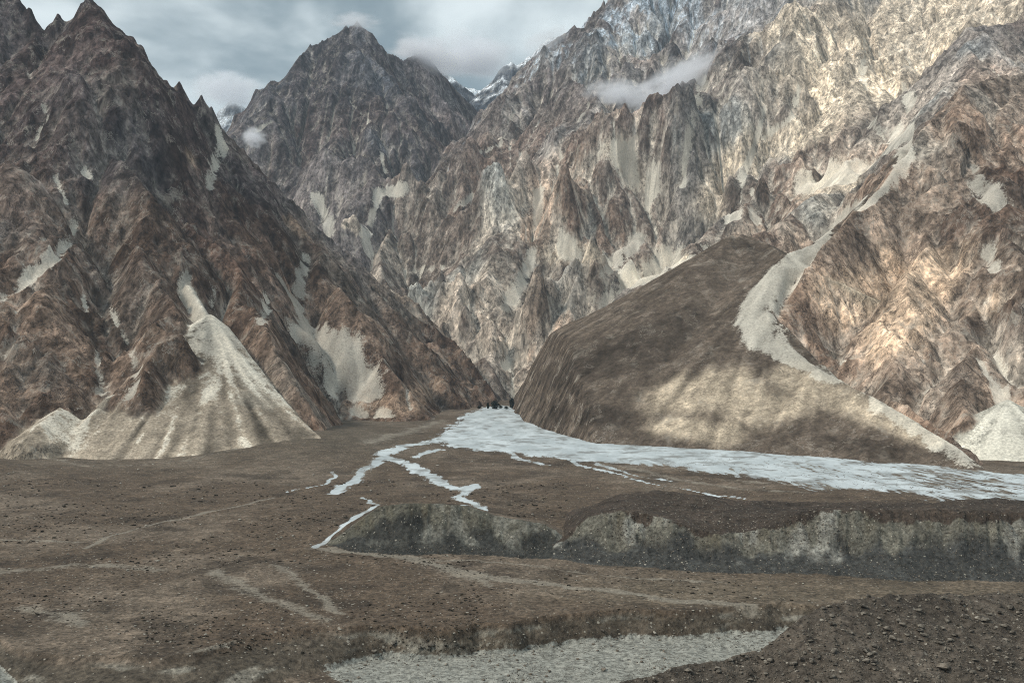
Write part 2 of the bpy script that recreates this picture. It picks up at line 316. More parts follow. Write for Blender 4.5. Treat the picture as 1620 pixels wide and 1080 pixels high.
# coarse grid: raise the ridges, then let water carve them
RC = 6.0
xs6, ys6, X6, Y6 = build_grid(RC)
t6, r6, bd6 = tents(X6, Y6); F6 = fan(X6, Y6); log('tents coarse')
def crag(x, y, bd):
    """knobs and notches of the bare rock; weaker on the drawn crest lines"""
    w_ = (.22 + .78 * sstep(0, 70, bd)) * (.45 + 1.1 * sstep(.35, .65, fbm(x, y, 280, 3, 415)))
    return ((fbm(x, y, 110, 4, 401, gain=.55, ridged=True) ** 1.6 - .42) * 54 + (fbm(x, y, 46, 2, 402, ridged=True) - .6) * 16) * w_
z6 = t6 + crag(X6, Y6, bd6)
z6 = np.maximum(z6, F6).astype(np.float64)
z0 = z6.copy(); Kn = 0.45 + 1.1 * fbm(X6, Y6, 200, 3, 403)
STEPS = 9
for it in range(STEPS):
    rc, dist, order, b = flow(z6, RC)
    A = accumulate(rc, order, b, z6.size, np.full(z6.shape, RC * RC))
    Fk = 0.0042 * Kn.ravel() * np.minimum(A, 9e4) ** 0.5 * (RC / dist)
    zf = z6.ravel().copy(); tgt = zf.copy()
    for l in range(1, len(b) - 1):
        idx = order[b[l]:b[l + 1]]; f = Fk[idx]; zf[idx] = (zf[idx] + f * zf[rc[idx]]) / (1 + f)
    z6 = np.maximum(zf.reshape(z6.shape), F6)
    z6 = np.where(it % 3 == 2, np.minimum(z6 * .5 + .5 * blur(z6), z0), z6)
log('eroded')
rc, dist, order, b = flow(z6, RC)
A6 = accumulate(rc, order, b, z6.size, np.ones(z6.shape)).reshape(z6.shape)
D6 = z6 - z0

# fine grid
xs, ys, X, Y = build_grid(RES)
AZ = X / Y
fx = (X - XS) / RC; fy = (Y - YS) / RC
act = np.abs(AZ) < 0.66
tz = np.full(X.shape, -300.0); rg = np.zeros(X.shape, np.int8); bdF = np.full(X.shape, 999.)
ta, ra, ba_ = tents(X[act], Y[act]); tz[act] = ta; rg[act] = ra; bdF[act] = ba_; log('tents fine')
DEL = bilin(D6, fx, fy); LA = bilin(np.log(A6), fx, fy)
rock = tz + crag(X, Y, bdF) + DEL
wcr = (.35 + .65 * sstep(0, 60, bdF)) * (.4 + 1.0 * sstep(.35, .65, fbm(X, Y, 200, 3, 416)))
rock = rock + ((fbm(X, Y, 34, 4, 405, gain=.62, ridged=True) ** 1.5 - .45) * 15 + (vnoise(X / 5.1, Y / 5.1, 409) - .5) * 3.0) * wcr
cz = np.full(X.shape, -300.0); cr = np.zeros(X.shape, np.int8)
near = act & (Y < 1600)
ca_, cb_ = cones(X[near], Y[near]); cz[near] = ca_; cr[near] = cb_
cz = cz + (fbm(X, Y, 60, 4, 406) - .5) * 3.6 + (fbm(X, Y, 13, 3, 407) - .5) * 1.8
FL = np.full(X.shape, -60.0); FL[act] = fan(X[act], Y[act])
smooth = (cz > rock) & act
Z = np.where(smooth, cz, rock); REG = np.where(smooth, cr, rg)
Z = np.maximum(Z, FL - 14)
log('fine heights')

def hit(px, py, dmin=560.0):
    a, e = ray(np.asarray(px, float), np.asarray(py, float)); out = np.full(a.shape, np.nan)
    ds = np.arange(dmin, 3010, 3.0); jj = np.clip(((ds - YS) / RES).round().astype(int), 0, Z.shape[0] - 1)
    for k in range(len(a)):
        zz = Z[jj, np.clip(((a[k] * ds - XS) / RES).round().astype(int), 0, Z.shape[1] - 1)]; m = zz > e[k] * ds
        if m.any(): out[k] = ds[np.argmax(m)]
    bad = np.isnan(out); out[bad] = np.nanmedian(out) if (~bad).any() else 1500
    return np.stack([a * out, out, e * out], -1)
def stroke(field, pts, gain=1.0, soft=1.0):
    """adds a brushed band that follows the slope: pts are (pixel x, pixel y, half width in pixels); widths become metres at the place that is hit"""
    p = np.array(pts, float)
    if p[:, 0].min() > 700 and p[:, 2].max() < 24: p[:, 2] *= 1.3
    if len(p) > 1:
        q = [p[0]]
        for u_, v_ in zip(p[:-1], p[1:]):
            n_ = max(1, int(math.hypot(*(v_ - u_)[:2]) / 13)); q += [u_ + (v_ - u_) * (i_ + 1) / n_ for i_ in range(n_)]
        p = np.array(q)
    W = hit(p[:, 0], p[:, 1]); R = p[:, 2] * W[:, 1] / FOC
    # keep neighbouring points on one surface
    for k in range(len(W)):
        ref = np.median(W[max(0, k - 1):k + 2, 1])
        if abs(W[k, 1] - ref) > 160: f = ref / W[k, 1]; W[k] *= f; R[k] *= f
    if len(W) == 1: W = np.vstack([W, W + .1]); R = np.append(R, R)
    mr = R.max() * 3 + 5
    i0 = max(int((W[:, 0].min() - mr - XS) / RES), 0); i1 = min(int((W[:, 0].max() + mr - XS) / RES) + 1, X.shape[1])
    j0 = max(int((W[:, 1].min() - mr - YS) / RES), 0); j1 = min(int((W[:, 1].max() + mr - YS) / RES) + 1, X.shape[0])
    if i1 <= i0 or j1 <= j0: return
    x = X[j0:j1, i0:i1]; y = Y[j0:j1, i0:i1]; z = Z[j0:j1, i0:i1]; best = np.zeros(x.shape)
    for p_, q_, r0, r1 in zip(W[:-1], W[1:], R[:-1], R[1:]):
        v = q_ - p_; L2 = (v * v).sum() + 1e-6
        t = np.clip(((x - p_[0]) * v[0] + (y - p_[1]) * v[1] + (z - p_[2]) * v[2]) / L2, 0, 1)
        dd = np.sqrt((x - p_[0] - t * v[0]) ** 2 + (y - p_[1] - t * v[1]) ** 2 + (z - p_[2] - t * v[2]) ** 2)
        best = np.maximum(best, 1.25 * np.exp(-(dd / (r0 + (r1 - r0) * t)) ** 2 * .75))
    field[j0:j1, i0:i1] = np.maximum(field[j0:j1, i0:i1], gain * best)

SCREE = [
 [(298, 428, 6), (292, 452, 10), (310, 470, 14), (330, 495, 17), (336, 525, 24), (340, 550, 28)], [(322, 432, 4), (338, 455, 5), (331, 480, 8)],
 [(430, 420, 5), (450, 445, 12), (468, 470, 17), (478, 500, 22), (500, 535, 36), (530, 568, 44), (560, 598, 36), (590, 620, 16)],
 [(482, 405, 10), (475, 440, 14), (470, 470, 12)], [(425, 470, 8), (415, 500, 12)],
 [(150, 440, 3), (170, 480, 4), (195, 520, 5), (212, 560, 8), (216, 590, 14), (205, 620, 14)], [(130, 470, 3), (150, 530, 4), (160, 585, 7), (158, 612, 12)],
 [(70, 165, 5), (75, 185, 3), (65, 205, 3), (50, 235, 4), (35, 255, 2)], [(345, 200, 5), (350, 235, 8), (335, 265, 10), (330, 295, 8)],
 [(235, 165, 3), (243, 190, 3)], [(135, 258, 6), (138, 275, 8)], [(0, 466, 11), (40, 442, 10), (80, 412, 9), (108, 380, 8), (122, 340, 4)], [(70, 375, 7)],
 [(85, 275, 3), (105, 318, 5)], [(650, 645, 4), (640, 605, 3), (655, 560, 2)], [(610, 470, 3), (640, 500, 3)], [(590, 640, 8), (620, 655, 8), (560, 650, 10)],
 [(500, 310, 7), (515, 340, 10), (525, 368, 12)], [(585, 340, 5), (600, 300, 6), (578, 372, 9), (585, 400, 10)], [(630, 300, 12), (600, 305, 6)], [(600, 225, 4), (610, 270, 4)], [(430, 190, 3), (405, 205, 6)], [(545, 150, 3), (600, 210, 3)],
 [(850, 470, 6), (850, 505, 10), (835, 530, 12), (815, 560, 8), (798, 582, 6)], [(850, 300, 6), (850, 355, 7)], [(800, 485, 10), (830, 435, 8), (842, 395, 6)],
 [(990, 245, 22), (1015, 280, 20), (1030, 300, 12), (1020, 330, 4)], [(950, 470, 14), (1000, 442, 18), (1060, 415, 18), (1115, 390, 10)],
 [(890, 380, 12), (905, 400, 14)], [(955, 430, 8), (985, 395, 13), (1010, 370, 11)], [(1160, 345, 9), (1165, 300, 6), (1190, 240, 4), (1210, 170, 3)], [(1195, 345, 8), (1190, 300, 4)],
 [(820, 160, 3), (790, 230, 3), (760, 240, 3)], [(930, 160, 4), (915, 190, 4)], [(760, 300, 3), (720, 330, 4)], [(1110, 130, 8), (1095, 190, 8), (1085, 260, 5), (1080, 290, 5)],
 [(1440, 195, 8), (1432, 235, 12), (1412, 270, 18), (1370, 308, 14), (1330, 345, 9), (1292, 385, 14), (1252, 420, 22), (1215, 462, 28), (1195, 500, 28), (1210, 540, 24), (1250, 568, 18), (1290, 582, 10)],
 [(1285, 580, 16), (1350, 608, 17), (1420, 652, 15), (1480, 695, 13), (1530, 732, 14)], [(1290, 285, 20), (1340, 275, 16), (1380, 260, 16)], [(1400, 235, 18), (1425, 215, 14), (1380, 190, 9)],
 [(1595, 635, 12), (1590, 670, 30), (1580, 720, 42), (1640, 720, 40)], [(1550, 285, 16), (1590, 320, 14), (1540, 260, 6)], [(1545, 560, 6), (1575, 600, 9), (1590, 640, 8)],
 [(1505, 120, 8), (1508, 130, 5)], [(1440, 170, 8), (1430, 130, 3)], [(1265, 130, 3), (1255, 180, 4), (1210, 215, 5)], [(1370, 60, 3), (1365, 110, 4), (1370, 140, 3)], [(1560, 390, 10), (1575, 420, 8)], [(640, 430, 6), (700, 420, 4), (715, 440, 5)],
]
TAN_AND_GLOW = [[(1320, 120, 150), (1470, 40, 140), (1580, 30, 70)], [(1270, 30, 90)], [(1300, 190, 50), (1230, 230, 40), (1150, 270, 34), (1130, 330, 34)], [(1300, 290, 40), (1340, 285, 30)], [(1000, 440, 26), (1080, 405, 22)], [(980, 240, 26), (1010, 290, 18)],  # tan ground; the leading wide bands paint a sunlit glow, upper right
       [(880, 400, 22), (940, 400, 18)], [(1080, 625, 60), (1140, 615, 66), (1200, 645, 60), (1250, 640, 46)], [(1150, 685, 34), (1050, 672, 28)], [(1250, 600, 44), (1400, 660, 26), (1480, 700, 16)], [(560, 640, 26), (640, 640, 26), (700, 600, 16)], [(460, 350, 14), (480, 370, 14)], [(300, 250, 18)], [(1330, 480, 50), (1430, 440, 50), (1400, 540, 40), (1500, 420, 40)], [(1580, 480, 30)]]
DARK_AND_SHADE = [[(900, 580, 60), (990, 560, 70), (1080, 500, 40)], [(880, 650, 26), (980, 660, 26)], [(1320, 700, 26), (1420, 715, 18)], [(790, 420, 13), (800, 440, 11)], [(1580, 146, 7), (1620, 146, 8)], [(1170, 390, 12), (1190, 390, 8)], [(445, 560, 12), (470, 600, 12)]]  # dark ground, plus shade painted into the gorge face and the right-hand cave
scree = np.zeros(X.shape); tan = np.zeros(X.shape); dark = np.zeros(X.shape)
for s_ in SCREE: stroke(scree, s_, 1.2 if s_[0][0] > 820 and s_[0][:2] != (1440, 195) else 1.5 if s_[0][:2] in ((430, 420), (482, 405), (298, 428), (1440, 195), (1285, 580)) else 1.0)
for s_ in TAN_AND_GLOW: stroke(tan, s_)
for s_ in DARK_AND_SHADE: stroke(dark, s_)
log('strokes')
# let the debris lie in shallow chutes of smooth ground
chute = sstep(.25, 1.0, scree) * (~smooth)
Zs = blur(Z, 14); Z = np.where(act, lerp(Z, Zs - 5.0, chute * .9), Z)
Zb = blur(Z, 10); CAV = Zb - Z; CAV2 = blur(Zb, 30) - Zb            # hollows gather pale debris, knobs stay bare

# streaks along the fall line (smeared noise)
gy, gx = np.gradient(blur(Z, 2), RES); gm = np.hypot(gx, gy) + 1e-3
slope = gm.copy(); ux = gx / gm; uy = gy / gm
LX, LY = X[act], Y[act]
n0 = RNG.random(X.shape).astype(np.float32)
acc = np.zeros(LX.shape); acc2 = np.zeros(LX.shape); px_, py_ = (LX - XS) / RES, (LY - YS) / RES
n1 = blur(n0, 1); n2 = blur(RNG.random(X.shape).astype(np.float32), 4); n2 = (n2 - .5) * 4.5 + .5
NL = 26
for k in range(NL):
    acc += bilin(n1, px_, py_); acc2 += bilin(n2, px_, py_)
    i = np.clip(px_, 0, X.shape[1] - 2).astype(int); j = np.clip(py_, 0, X.shape[0] - 2).astype(int)
    sg_ = np.where(smooth[j, i], -1.1, 1.1); px_ = px_ + ux[j, i] * sg_; py_ = py_ + uy[j, i] * sg_
wall = smooth & (slope > 1.05)
LIC = np.full(X.shape, .5); LIC[act] = np.clip((acc / NL - .5) * 7.0 + .5, 0, 1)
LIC2 = np.full(X.shape, .5); LIC2[act] = np.clip((acc2 / NL - .5) * 2.4 + .5, 0, 1)
Z = Z + np.where(smooth, (LIC - .5) * .7 + (LIC2 - .5) * 1.3, (LIC - .5) * 1.6 + (LIC2 - .5) * 3.5) * (1 - chute * .7)
LIC[wall] = .5; LIC2[wall] = .5
log('streaks')

# ------------------------------------------------------------------ rock colours (own colour of the stone per place, plus painted sun glow and shade)
def C(r, g, b): return np.array([r, g, b])
def mixc(a, b, t): return a + (b - a) * t[..., None]
shape3 = X.shape + (3,)
col = np.zeros(shape3)
big = fbm(X, Y, 320, 4, 501); mid = fbm(X, Y, 70, 4, 502); Zr = Z + (mid - .5) * 160
basec = {LEFT: (C(.212, .150, .112), C(.116, .094, .093)), CEN: (C(.190, .166, .160), C(.150, .134, .140)), RIGHT: (C(.40, .345, .292), C(.29, .268, .262)), BUT: (C(.26, .198, .154), C(.26, .205, .165)),
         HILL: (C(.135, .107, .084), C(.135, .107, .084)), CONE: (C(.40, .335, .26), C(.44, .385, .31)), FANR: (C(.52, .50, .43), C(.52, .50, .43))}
top_at = {LEFT: (60, 330), CEN: (300, 800), RIGHT: (250, 800), BUT: (100, 350), HILL: (0, 1), CONE: (0, 1), FANR: (0, 1)}
for k, (lo, hi) in basec.items():
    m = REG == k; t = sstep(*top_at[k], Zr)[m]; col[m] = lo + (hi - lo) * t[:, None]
rockm = ~smooth
v = 0.66 + 0.45 * big + 0.25 * (LIC - .5) + .35 * (LIC2 - .5) + .5 * (mid - .5) + .25 * (fbm(X, Y, 14, 3, 503) - .5)
col *= np.where(rockm, v, 0.9 + np.where(REG == CONE, 1.0, .4) * (LIC - .5) + np.where(REG == CONE, .7, .15) * (LIC2 - .5) + .12 * (mid - .5))[..., None]
# reddish and grey beds
col = np.where(rockm[..., None], mixc(col, col * C(1.06, .96, .90), sstep(.5, .7, fbm(X, Y, 150, 3, 505))), col)
col = np.where(rockm[..., None], mixc(col, col * C(.86, .98, 1.06) * 1.15, sstep(.52, .7, fbm(X, Y, 120, 3, 506))), col)
tan_glow_w = sstep(.2, 1.1, tan + (LIC2 - .5) * .35 + (mid - .5) * np.where(smooth, .18, .55))
col = mixc(col, np.where((REG == HILL)[..., None], C(.52, .435, .33), np.where((REG == LEFT)[..., None], C(.36, .26, .19), np.where((REG == BUT)[..., None], C(.42, .32, .235), C(.70, .60, .475)))) * (0.75 + .5 * LIC + .25 * (LIC2 - .5))[..., None], tan_glow_w * .85)
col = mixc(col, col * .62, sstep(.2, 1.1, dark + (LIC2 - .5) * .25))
# fine debris that gathers in gullies
gul = sstep(2.6, 4.8, LA + (LIC - .5) * 1.4 + (LIC2 - .5) * 1.4) * rockm * sstep(.40, .56, fbm(X, Y, 210, 3, 507) + np.where(REG == RIGHT, .10, np.where(REG == BUT, .06, -.03)))
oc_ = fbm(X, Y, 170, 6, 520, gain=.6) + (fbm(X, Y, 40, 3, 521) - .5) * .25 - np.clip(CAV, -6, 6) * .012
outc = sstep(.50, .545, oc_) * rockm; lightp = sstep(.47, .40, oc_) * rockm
col = mixc(col, col * C(.52, .47, .46), outc * np.where((REG == RIGHT) | (REG == BUT), .85, .6) * (1 - .75 * tan_glow_w) * (1 - .55 * sstep(.2, .34, AZ) * sstep(250, 500, Z))); col = mixc(col, col * C(1.45, 1.42, 1.38) + .02, lightp * np.where((REG == RIGHT) | (REG == BUT), 1, .55))  # outcrops also fade towards the upper right, for the painted sun glow
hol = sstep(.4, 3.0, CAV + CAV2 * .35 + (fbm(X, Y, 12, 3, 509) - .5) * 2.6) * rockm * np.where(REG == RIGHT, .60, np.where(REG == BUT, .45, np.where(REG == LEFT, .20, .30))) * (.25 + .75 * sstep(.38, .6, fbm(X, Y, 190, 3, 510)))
ledge = sstep(.62, .85, LIC) * sstep(.52, .66, fbm(X, Y, 110, 3, 508)) * rockm * np.where((REG == RIGHT) | (REG == BUT), .75, .35)
pale = C(.50, .475, .42); paleR = C(.55, .50, .43)
col = mixc(col, paleR * np.ones(3), np.clip(gul * .45 + ledge * .25 + hol, 0, .8))
snow = sstep(760, 980, Z + (LIC2 - .5) * 150 + CAV * 40) * sstep(.45, .6, fbm(X, Y, 60, 4, 530)) * (REG == RIGHT) * sstep(.33, .15, AZ); col = mixc(col, C(.52, .60, .68), snow * .75)
conegrad = np.where(REG == CONE, sstep(-75, 25, Z + (LIC - .5) * 110 + (LIC2 - .5) * 45 - 6), 0)
sc = np.maximum(scree * np.where(REG == LEFT, .88, 1) * (.55 + .45 * sstep(.2, .6, LIC2 + .2)) + ((LIC - .5) * .6 + (LIC2 - .5) * .5) * sstep(.05, .3, scree), np.maximum(conegrad * 1.05, gul * np.where((REG == RIGHT) | (REG == BUT), .95, .62)))
SCR = np.where(act, sc, 0)
log('colours')

def norm_attr(me, name, typ, data):
    at_ = me.attributes.new(name, typ, 'POINT')
    if typ == 'FLOAT_COLOR':
        d4 = np.ones((len(data), 4), np.float32); d4[:, :3] = data; at_.data.foreach_set('color', d4.ravel())
    else: at_.data.foreach_set('value', np.asarray(data, np.float32).ravel())
def grid_mesh(name, V, faces, mat, attrs, kind='structure', label=None, smooth_=True):
    used = np.unique(faces); remap_ = np.full(len(V), -1, np.int64); remap_[used] = np.arange(len(used)); F = remap_[faces]
    me = bpy.data.meshes.new(name); nv, nf = len(used), len(F)
    me.vertices.add(nv); me.vertices.foreach_set('co', V[used].astype(np.float32).ravel())
    me.loops.add(nf * 4); me.loops.foreach_set('vertex_index', F.astype(np.int32).ravel())
    me.polygons.add(nf); me.polygons.foreach_set('loop_start', np.arange(0, nf * 4, 4, dtype=np.int32))
    me.update(calc_edges=True); me.polygons.foreach_set('use_smooth', np.full(nf, smooth_))
    for an, (typ, dat) in attrs.items(): norm_attr(me, an, typ, dat[used])
    me.materials.append(mat); o = bpy.data.objects.new(name, me); scn.collection.objects.link(o)
    if kind: o['kind'] = kind
    if label: o['label'] = label
    return o
def grid_faces(ny, nx):
    I = np.arange(ny * nx).reshape(ny, nx)
    return np.stack([I[:-1, :-1], I[:-1, 1:], I[1:, 1:], I[1:, :-1]], -1)

# ------------------------------------------------------------------ materials
def terrain_mat(name, rock=True):
    m = bpy.data.materials.new(name); m.use_nodes = True; t = NT(m.node_tree)
    pos = t.n('ShaderNodeNewGeometry').outputs['Position']
    ac = t.n('ShaderNodeAttribute', attribute_name='albedo').outputs['Color']; sc_ = t.n('ShaderNodeAttribute', attribute_name='scree').outputs['Fac']; de = t.n('ShaderNodeAttribute', attribute_name='debris').outputs['Fac']
    tall = t.n('ShaderNodeMapping', {'Vector': pos, 'Scale': (1, 1, .5)}).outputs[0]
    ndA = t.n('ShaderNodeTexNoise', {'Vector': tall, 'Scale': .042, 'Detail': 5, 'Roughness': .66, 'Distortion': .4}); nA = ndA.outputs['Fac']
    nB = t.noise(tall, .19, 4, .68)
    g3 = lambda v_: t.n('ShaderNodeCombineColor', {0: v_, 1: v_, 2: v_}).outputs[0]
    bare = t.math('SUBTRACT', 1.0, t.math('MULTIPLY', de, .72))
    base = t.mix(bare, ac, g3(t.remap(nA, .28, .72, .55, 1.48, False)), 'MULTIPLY'); base = t.mix(bare, base, g3(t.remap(nB, .32, .68, .42, 1.6, False)), 'MULTIPLY')
    jt = t.noise(t.n('ShaderNodeMapping', {'Vector': pos, 'Scale': (1.0, .8, .16), 'Rotation': (.25, .55, .2)}).outputs[0], .085, 4, .62)
    base = t.mix(bare, base, g3(t.remap(jt, .32, .68, .5, 1.5, False)), 'MULTIPLY')
    iso = lambda v_, c_, w_: t.remap(t.math('ABSOLUTE', t.math('SUBTRACT', v_, c_)), 0.0, w_, 1.0, 0.0)
    base = t.mix(t.math('MULTIPLY', t.math('MULTIPLY', iso(nA, .47, .018), bare), .65), base, (.03, .026, .024))
    base = t.mix(t.math('MULTIPLY', t.math('MULTIPLY', iso(nA, .585, .014), bare), .45), base, (.50, .46, .40))
    wv = t.n('ShaderNodeVectorMath', {0: tall, 1: t.n('ShaderNodeVectorMath', {0: ndA.outputs['Color'], 'Scale': 34.0}, operation='SCALE').outputs[0]}, operation='ADD').outputs[0]
    f1 = t.n('ShaderNodeTexVoronoi', {'Vector': wv, 'Scale': .075}).outputs['Distance']
    vein = t.math('MULTIPLY', t.remap(f1, .62, .95), t.remap(nA, .42, .60))        # pale debris between the outcrops
    nG = t.noise(pos, .55, 3, .7); base = t.mix(de, base, t.mix(1.0, base, g3(t.remap(nG, .3, .7, .55, 1.4, False)), 'MULTIPLY'))
    base = t.mix(t.math('MULTIPLY', t.math('MULTIPLY', vein, bare), .5), base, (.44, .40, .34))
    stk = t.n('ShaderNodeAttribute', attribute_name='streak').outputs['Fac']
    s1 = t.math('ADD', sc_, t.math('MULTIPLY_ADD', t.math('SUBTRACT', nB, .5), 1.1, t.math('MULTIPLY', t.math('SUBTRACT', nG, .5), 1.2)))
    s2 = t.remap(t.math('ADD', s1, t.math('MULTIPLY', t.math('SUBTRACT', nA, .5), 1.3)), .48, .92)
    sand = t.mix(.22, t.mix(nA, (.58, .55, .475), (.72, .695, .61)), t.mix(1.0, ac, (1.5, 1.5, 1.5), 'MULTIPLY')); sand = t.mix(t.math('MULTIPLY', t.remap(nB, .54, .66), .35), sand, (.24, .22, .19)); sand = t.mix(1.0, sand, g3(t.remap(stk, .15, .85, .62, 1.22, False)), 'MULTIPLY'); sand = t.mix(1.0, sand, g3(t.remap(nG, .3, .7, .7, 1.25, False)), 'MULTIPLY')
    base = t.mix(t.math('MULTIPLY', s2, .82), base, sand)
    bs = t.math('ADD', t.math('ADD', t.math('MULTIPLY', nA, 6.5), t.math('MULTIPLY', nB, 2.6)), t.math('MULTIPLY', f1, -3.2))
    bump = t.n('ShaderNodeBump', {'Height': bs, 'Strength': t.math('MULTIPLY', bare, t.math('SUBTRACT', 1.0, t.math('MULTIPLY', s2, .75))), 'Distance': .8})
    p = t.n('ShaderNodeBsdfDiffuse', {'Color': base, 'Roughness': .6, 'Normal': bump.outputs[0]})
    t.t.links.new(p.outputs[0], t.n('ShaderNodeOutputMaterial').inputs[0]); return m
MAT_ROCK = terrain_mat('mountain_rock')

# ------------------------------------------------------------------ mountain meshes
ny, nx = X.shape
GF = grid_faces(ny, nx); V = np.stack([X, Y, Z], -1).reshape(-1, 3)
keep = (np.abs(AZ) < .645) & (Z > FL - 11)
e_top = Z / Y; keep &= ~((REG == RIGHT) & (e_top > .52))
kf = keep[:-1, :-1] & keep[1:, 1:] & keep[1:, :-1] & keep[:-1, 1:]
# leave out ground that the crests hide from everywhere near the viewpoint
run = np.full(nx, -9.0); vis = np.zeros((ny, nx), bool)
naz = 1400; hor = np.full(naz, -9.0)
for j in range(ny):
    ia = np.clip(((AZ[j] + .7) / 1.4 * naz).astype(int), 1, naz - 2)
    lim = np.minimum(np.minimum(hor[ia - 1], hor[ia + 1]), hor[ia])
    vis[j] = e_top[j] > lim - .07
    np.maximum.at(hor, ia, e_top[j])
    if j % 2 == 0: pass
kf &= vis[:-1, :-1] | vis[1:, 1:]
names = {LEFT: ('left_mountain', 'dark brown jagged mountain wall with spires on the left'), CEN: ('middle_mountain', 'dark purple grey peak with cloud on its summit in the middle'),
         RIGHT: ('right_mountain', 'high pale tan and grey mountain face with gullies on the right'), BUT: ('rock_buttress', 'brown rock buttress with cream streaks at right edge'),
         HILL: ('debris_hill', 'smooth brown debris hill below the pale chute'), CONE: ('scree_slope', 'tan scree fans spreading below the left rock wall'), FANR: ('scree_slope', 'pale scree fan at the right edge of the valley')}
DEB = np.clip(blur((smooth & ~wall).astype(float), 2) - .35 * (REG == HILL), 0, 1)
attrs = {'albedo': ('FLOAT_COLOR', col.reshape(-1, 3)), 'scree': ('FLOAT', SCR.ravel()), 'debris': ('FLOAT', DEB.ravel()), 'streak': ('FLOAT', LIC.ravel())}
# the near walls get a finer mesh with more broken rock
YN, RN = 1500.0, 1.8
xn, yn = np.meshgrid(np.arange(-1000, 1000, RN), np.arange(YS, YN + 5, RN)); fxn, fyn = (xn - XS) / RES, (yn - YS) / RES
inn, jnn = np.clip(fxn.round().astype(int), 0, nx - 2), np.clip(fyn.round().astype(int), 0, ny - 2)
rockn = bilin((~smooth) * wcr * (1 - chute * .8), fxn, fyn) * sstep(YN + 2, YN - 60, yn)
zn = bilin(Z, fxn, fyn) + ((fbm(xn, yn, 15, 4, 431, gain=.6, ridged=True) ** 1.4 - .5) * 4.2 + (vnoise(xn / 2.6, yn / 2.6, 433) - .5) * 1.4) * rockn
zn = zn + (1 - rockn) * (fbm(xn, yn, 6, 3, 434) - .5) * .8
an = {'albedo': ('FLOAT_COLOR', np.stack([bilin(col[..., c], fxn, fyn) for c in range(3)], -1).reshape(-1, 3)), 'scree': ('FLOAT', bilin(SCR, fxn, fyn).ravel()), 'debris': ('FLOAT', bilin(DEB, fxn, fyn).ravel()), 'streak': ('FLOAT', bilin(LIC * .6 + LIC2 * .4, fxn, fyn).ravel())}
kn = kf[np.minimum(jnn, ny - 2), inn]; kn = kn[:-1, :-1] | kn[1:, 1:]; rn = REG[jnn, inn][:-1, :-1]
Vn = np.stack([xn, yn, zn], -1).reshape(-1, 3); Fn = grid_faces(*xn.shape)
far_ok = (Y[:-1, :-1] >= YN - 1.5); RF = REG[:-1, :-1]; ntri = 0
for k, (nm, lb) in names.items():
    fN = Fn[kn & (rn == k)]; fF = GF[kf & (RF == k) & far_ok]
    if len(fN) and len(fF):            # one mountain may reach over both grids
        VV = np.vstack([Vn, V]); FF_ = np.vstack([fN, fF + len(Vn)]); AA = {q: (an[q][0], np.concatenate([an[q][1], attrs[q][1]])) for q in an}
        grid_mesh(nm, VV, FF_, MAT_ROCK, AA, label=lb); ntri += 2 * len(FF_)
    elif len(fN): grid_mesh(nm, Vn, fN, MAT_ROCK, an, label=lb); ntri += 2 * len(fN)
    elif len(fF): grid_mesh(nm, V, fF, MAT_ROCK, attrs, label=lb); ntri += 2 * len(fF)
log('mountain tris', ntri)

# far summits behind the gap, each a small height field of its own
def far_summit(name, pts_list, slope_, x0, x1, y0, y1, res, rockc, snow_z, seed, label, snow_amt=.55):
    gx_, gy_ = np.meshgrid(np.arange(x0, x1, res), np.arange(y0, y1, res)); best = np.full(gx_.shape, -300.)
    wx = gx_ + (fbm(gx_, gy_, 160, 3, seed) - .5) * 50; wy = gy_ + (fbm(gx_, gy_, 160, 3, seed + 1) - .5) * 50
    for pts in pts_list:
        P = at(*np.array(pts, float).T)
        for p, q in zip(P[:-1], P[1:]):
            v_ = q - p; t = np.clip(((wx - p[0]) * v_[0] + (wy - p[1]) * v_[1]) / (v_[0] ** 2 + v_[1] ** 2 + 1e-6), 0, 1)
            best = np.maximum(best, p[2] + t * v_[2] - slope_ * np.hypot(wx - p[0] - t * v_[0], wy - p[1] - t * v_[1]))
    n_ = fbm(gx_, gy_, 110, 5, seed + 2, gain=.58, ridged=True) - .6; zz = best + n_ * 70
    gyy, gxx = np.gradient(zz, res); st = np.hypot(gxx, gyy)
    sn = sstep(-.1, .25, (zz - snow_z) / 400 + (1.35 - st) * .55 + (fbm(gx_, gy_, 50, 3, seed + 4) - .5) * .7) * snow_amt
    c_ = rockc * (.7 + .6 * fbm(gx_, gy_, 60, 4, seed + 3))[..., None]; c_ = mixc(c_, C(.80, .84, .88), np.clip(sn * 1.4, 0, 1))
    V_ = np.stack([gx_, gy_, zz], -1).reshape(-1, 3)
    grid_mesh(name, V_, grid_faces(*gx_.shape).reshape(-1, 4), MAT_ROCK, {'albedo': ('FLOAT_COLOR', c_.reshape(-1, 3)), 'scree': ('FLOAT', np.zeros(gx_.size)), 'debris': ('FLOAT', np.zeros(gx_.size)), 'streak': ('FLOAT', np.full(gx_.size, .5))}, label=label)
far_summit('far_mountain', [[(330, 200, 4200), (352, 172, 4200), (368, 158, 4200), (385, 172, 4200), (420, 200, 4200)], [(368, 158, 4200), (362, 230, 3950)]], 1.1, -1560, -900, 3700, 4400, 10, C(.10, .11, .13), 1060, 801, 'small snow dusted far summit between the left and middle mountains', .5)
far_summit('far_mountain', [[(768, 185, 3500), (775, 160, 3500), (788, 128, 3520), (800, 100, 3540), (822, 96, 3560), (838, 84, 3560), (870, 60, 3600), (920, 50, 3600)], [(800, 100, 3540), (795, 170, 3350)], [(838, 84, 3560), (830, 150, 3380)]], 1.25, -180, 400, 3150, 3750, 8, C(.09, .10, .12), 1090, 811, 'dark snow streaked far summit right of the glacier gap', .75)
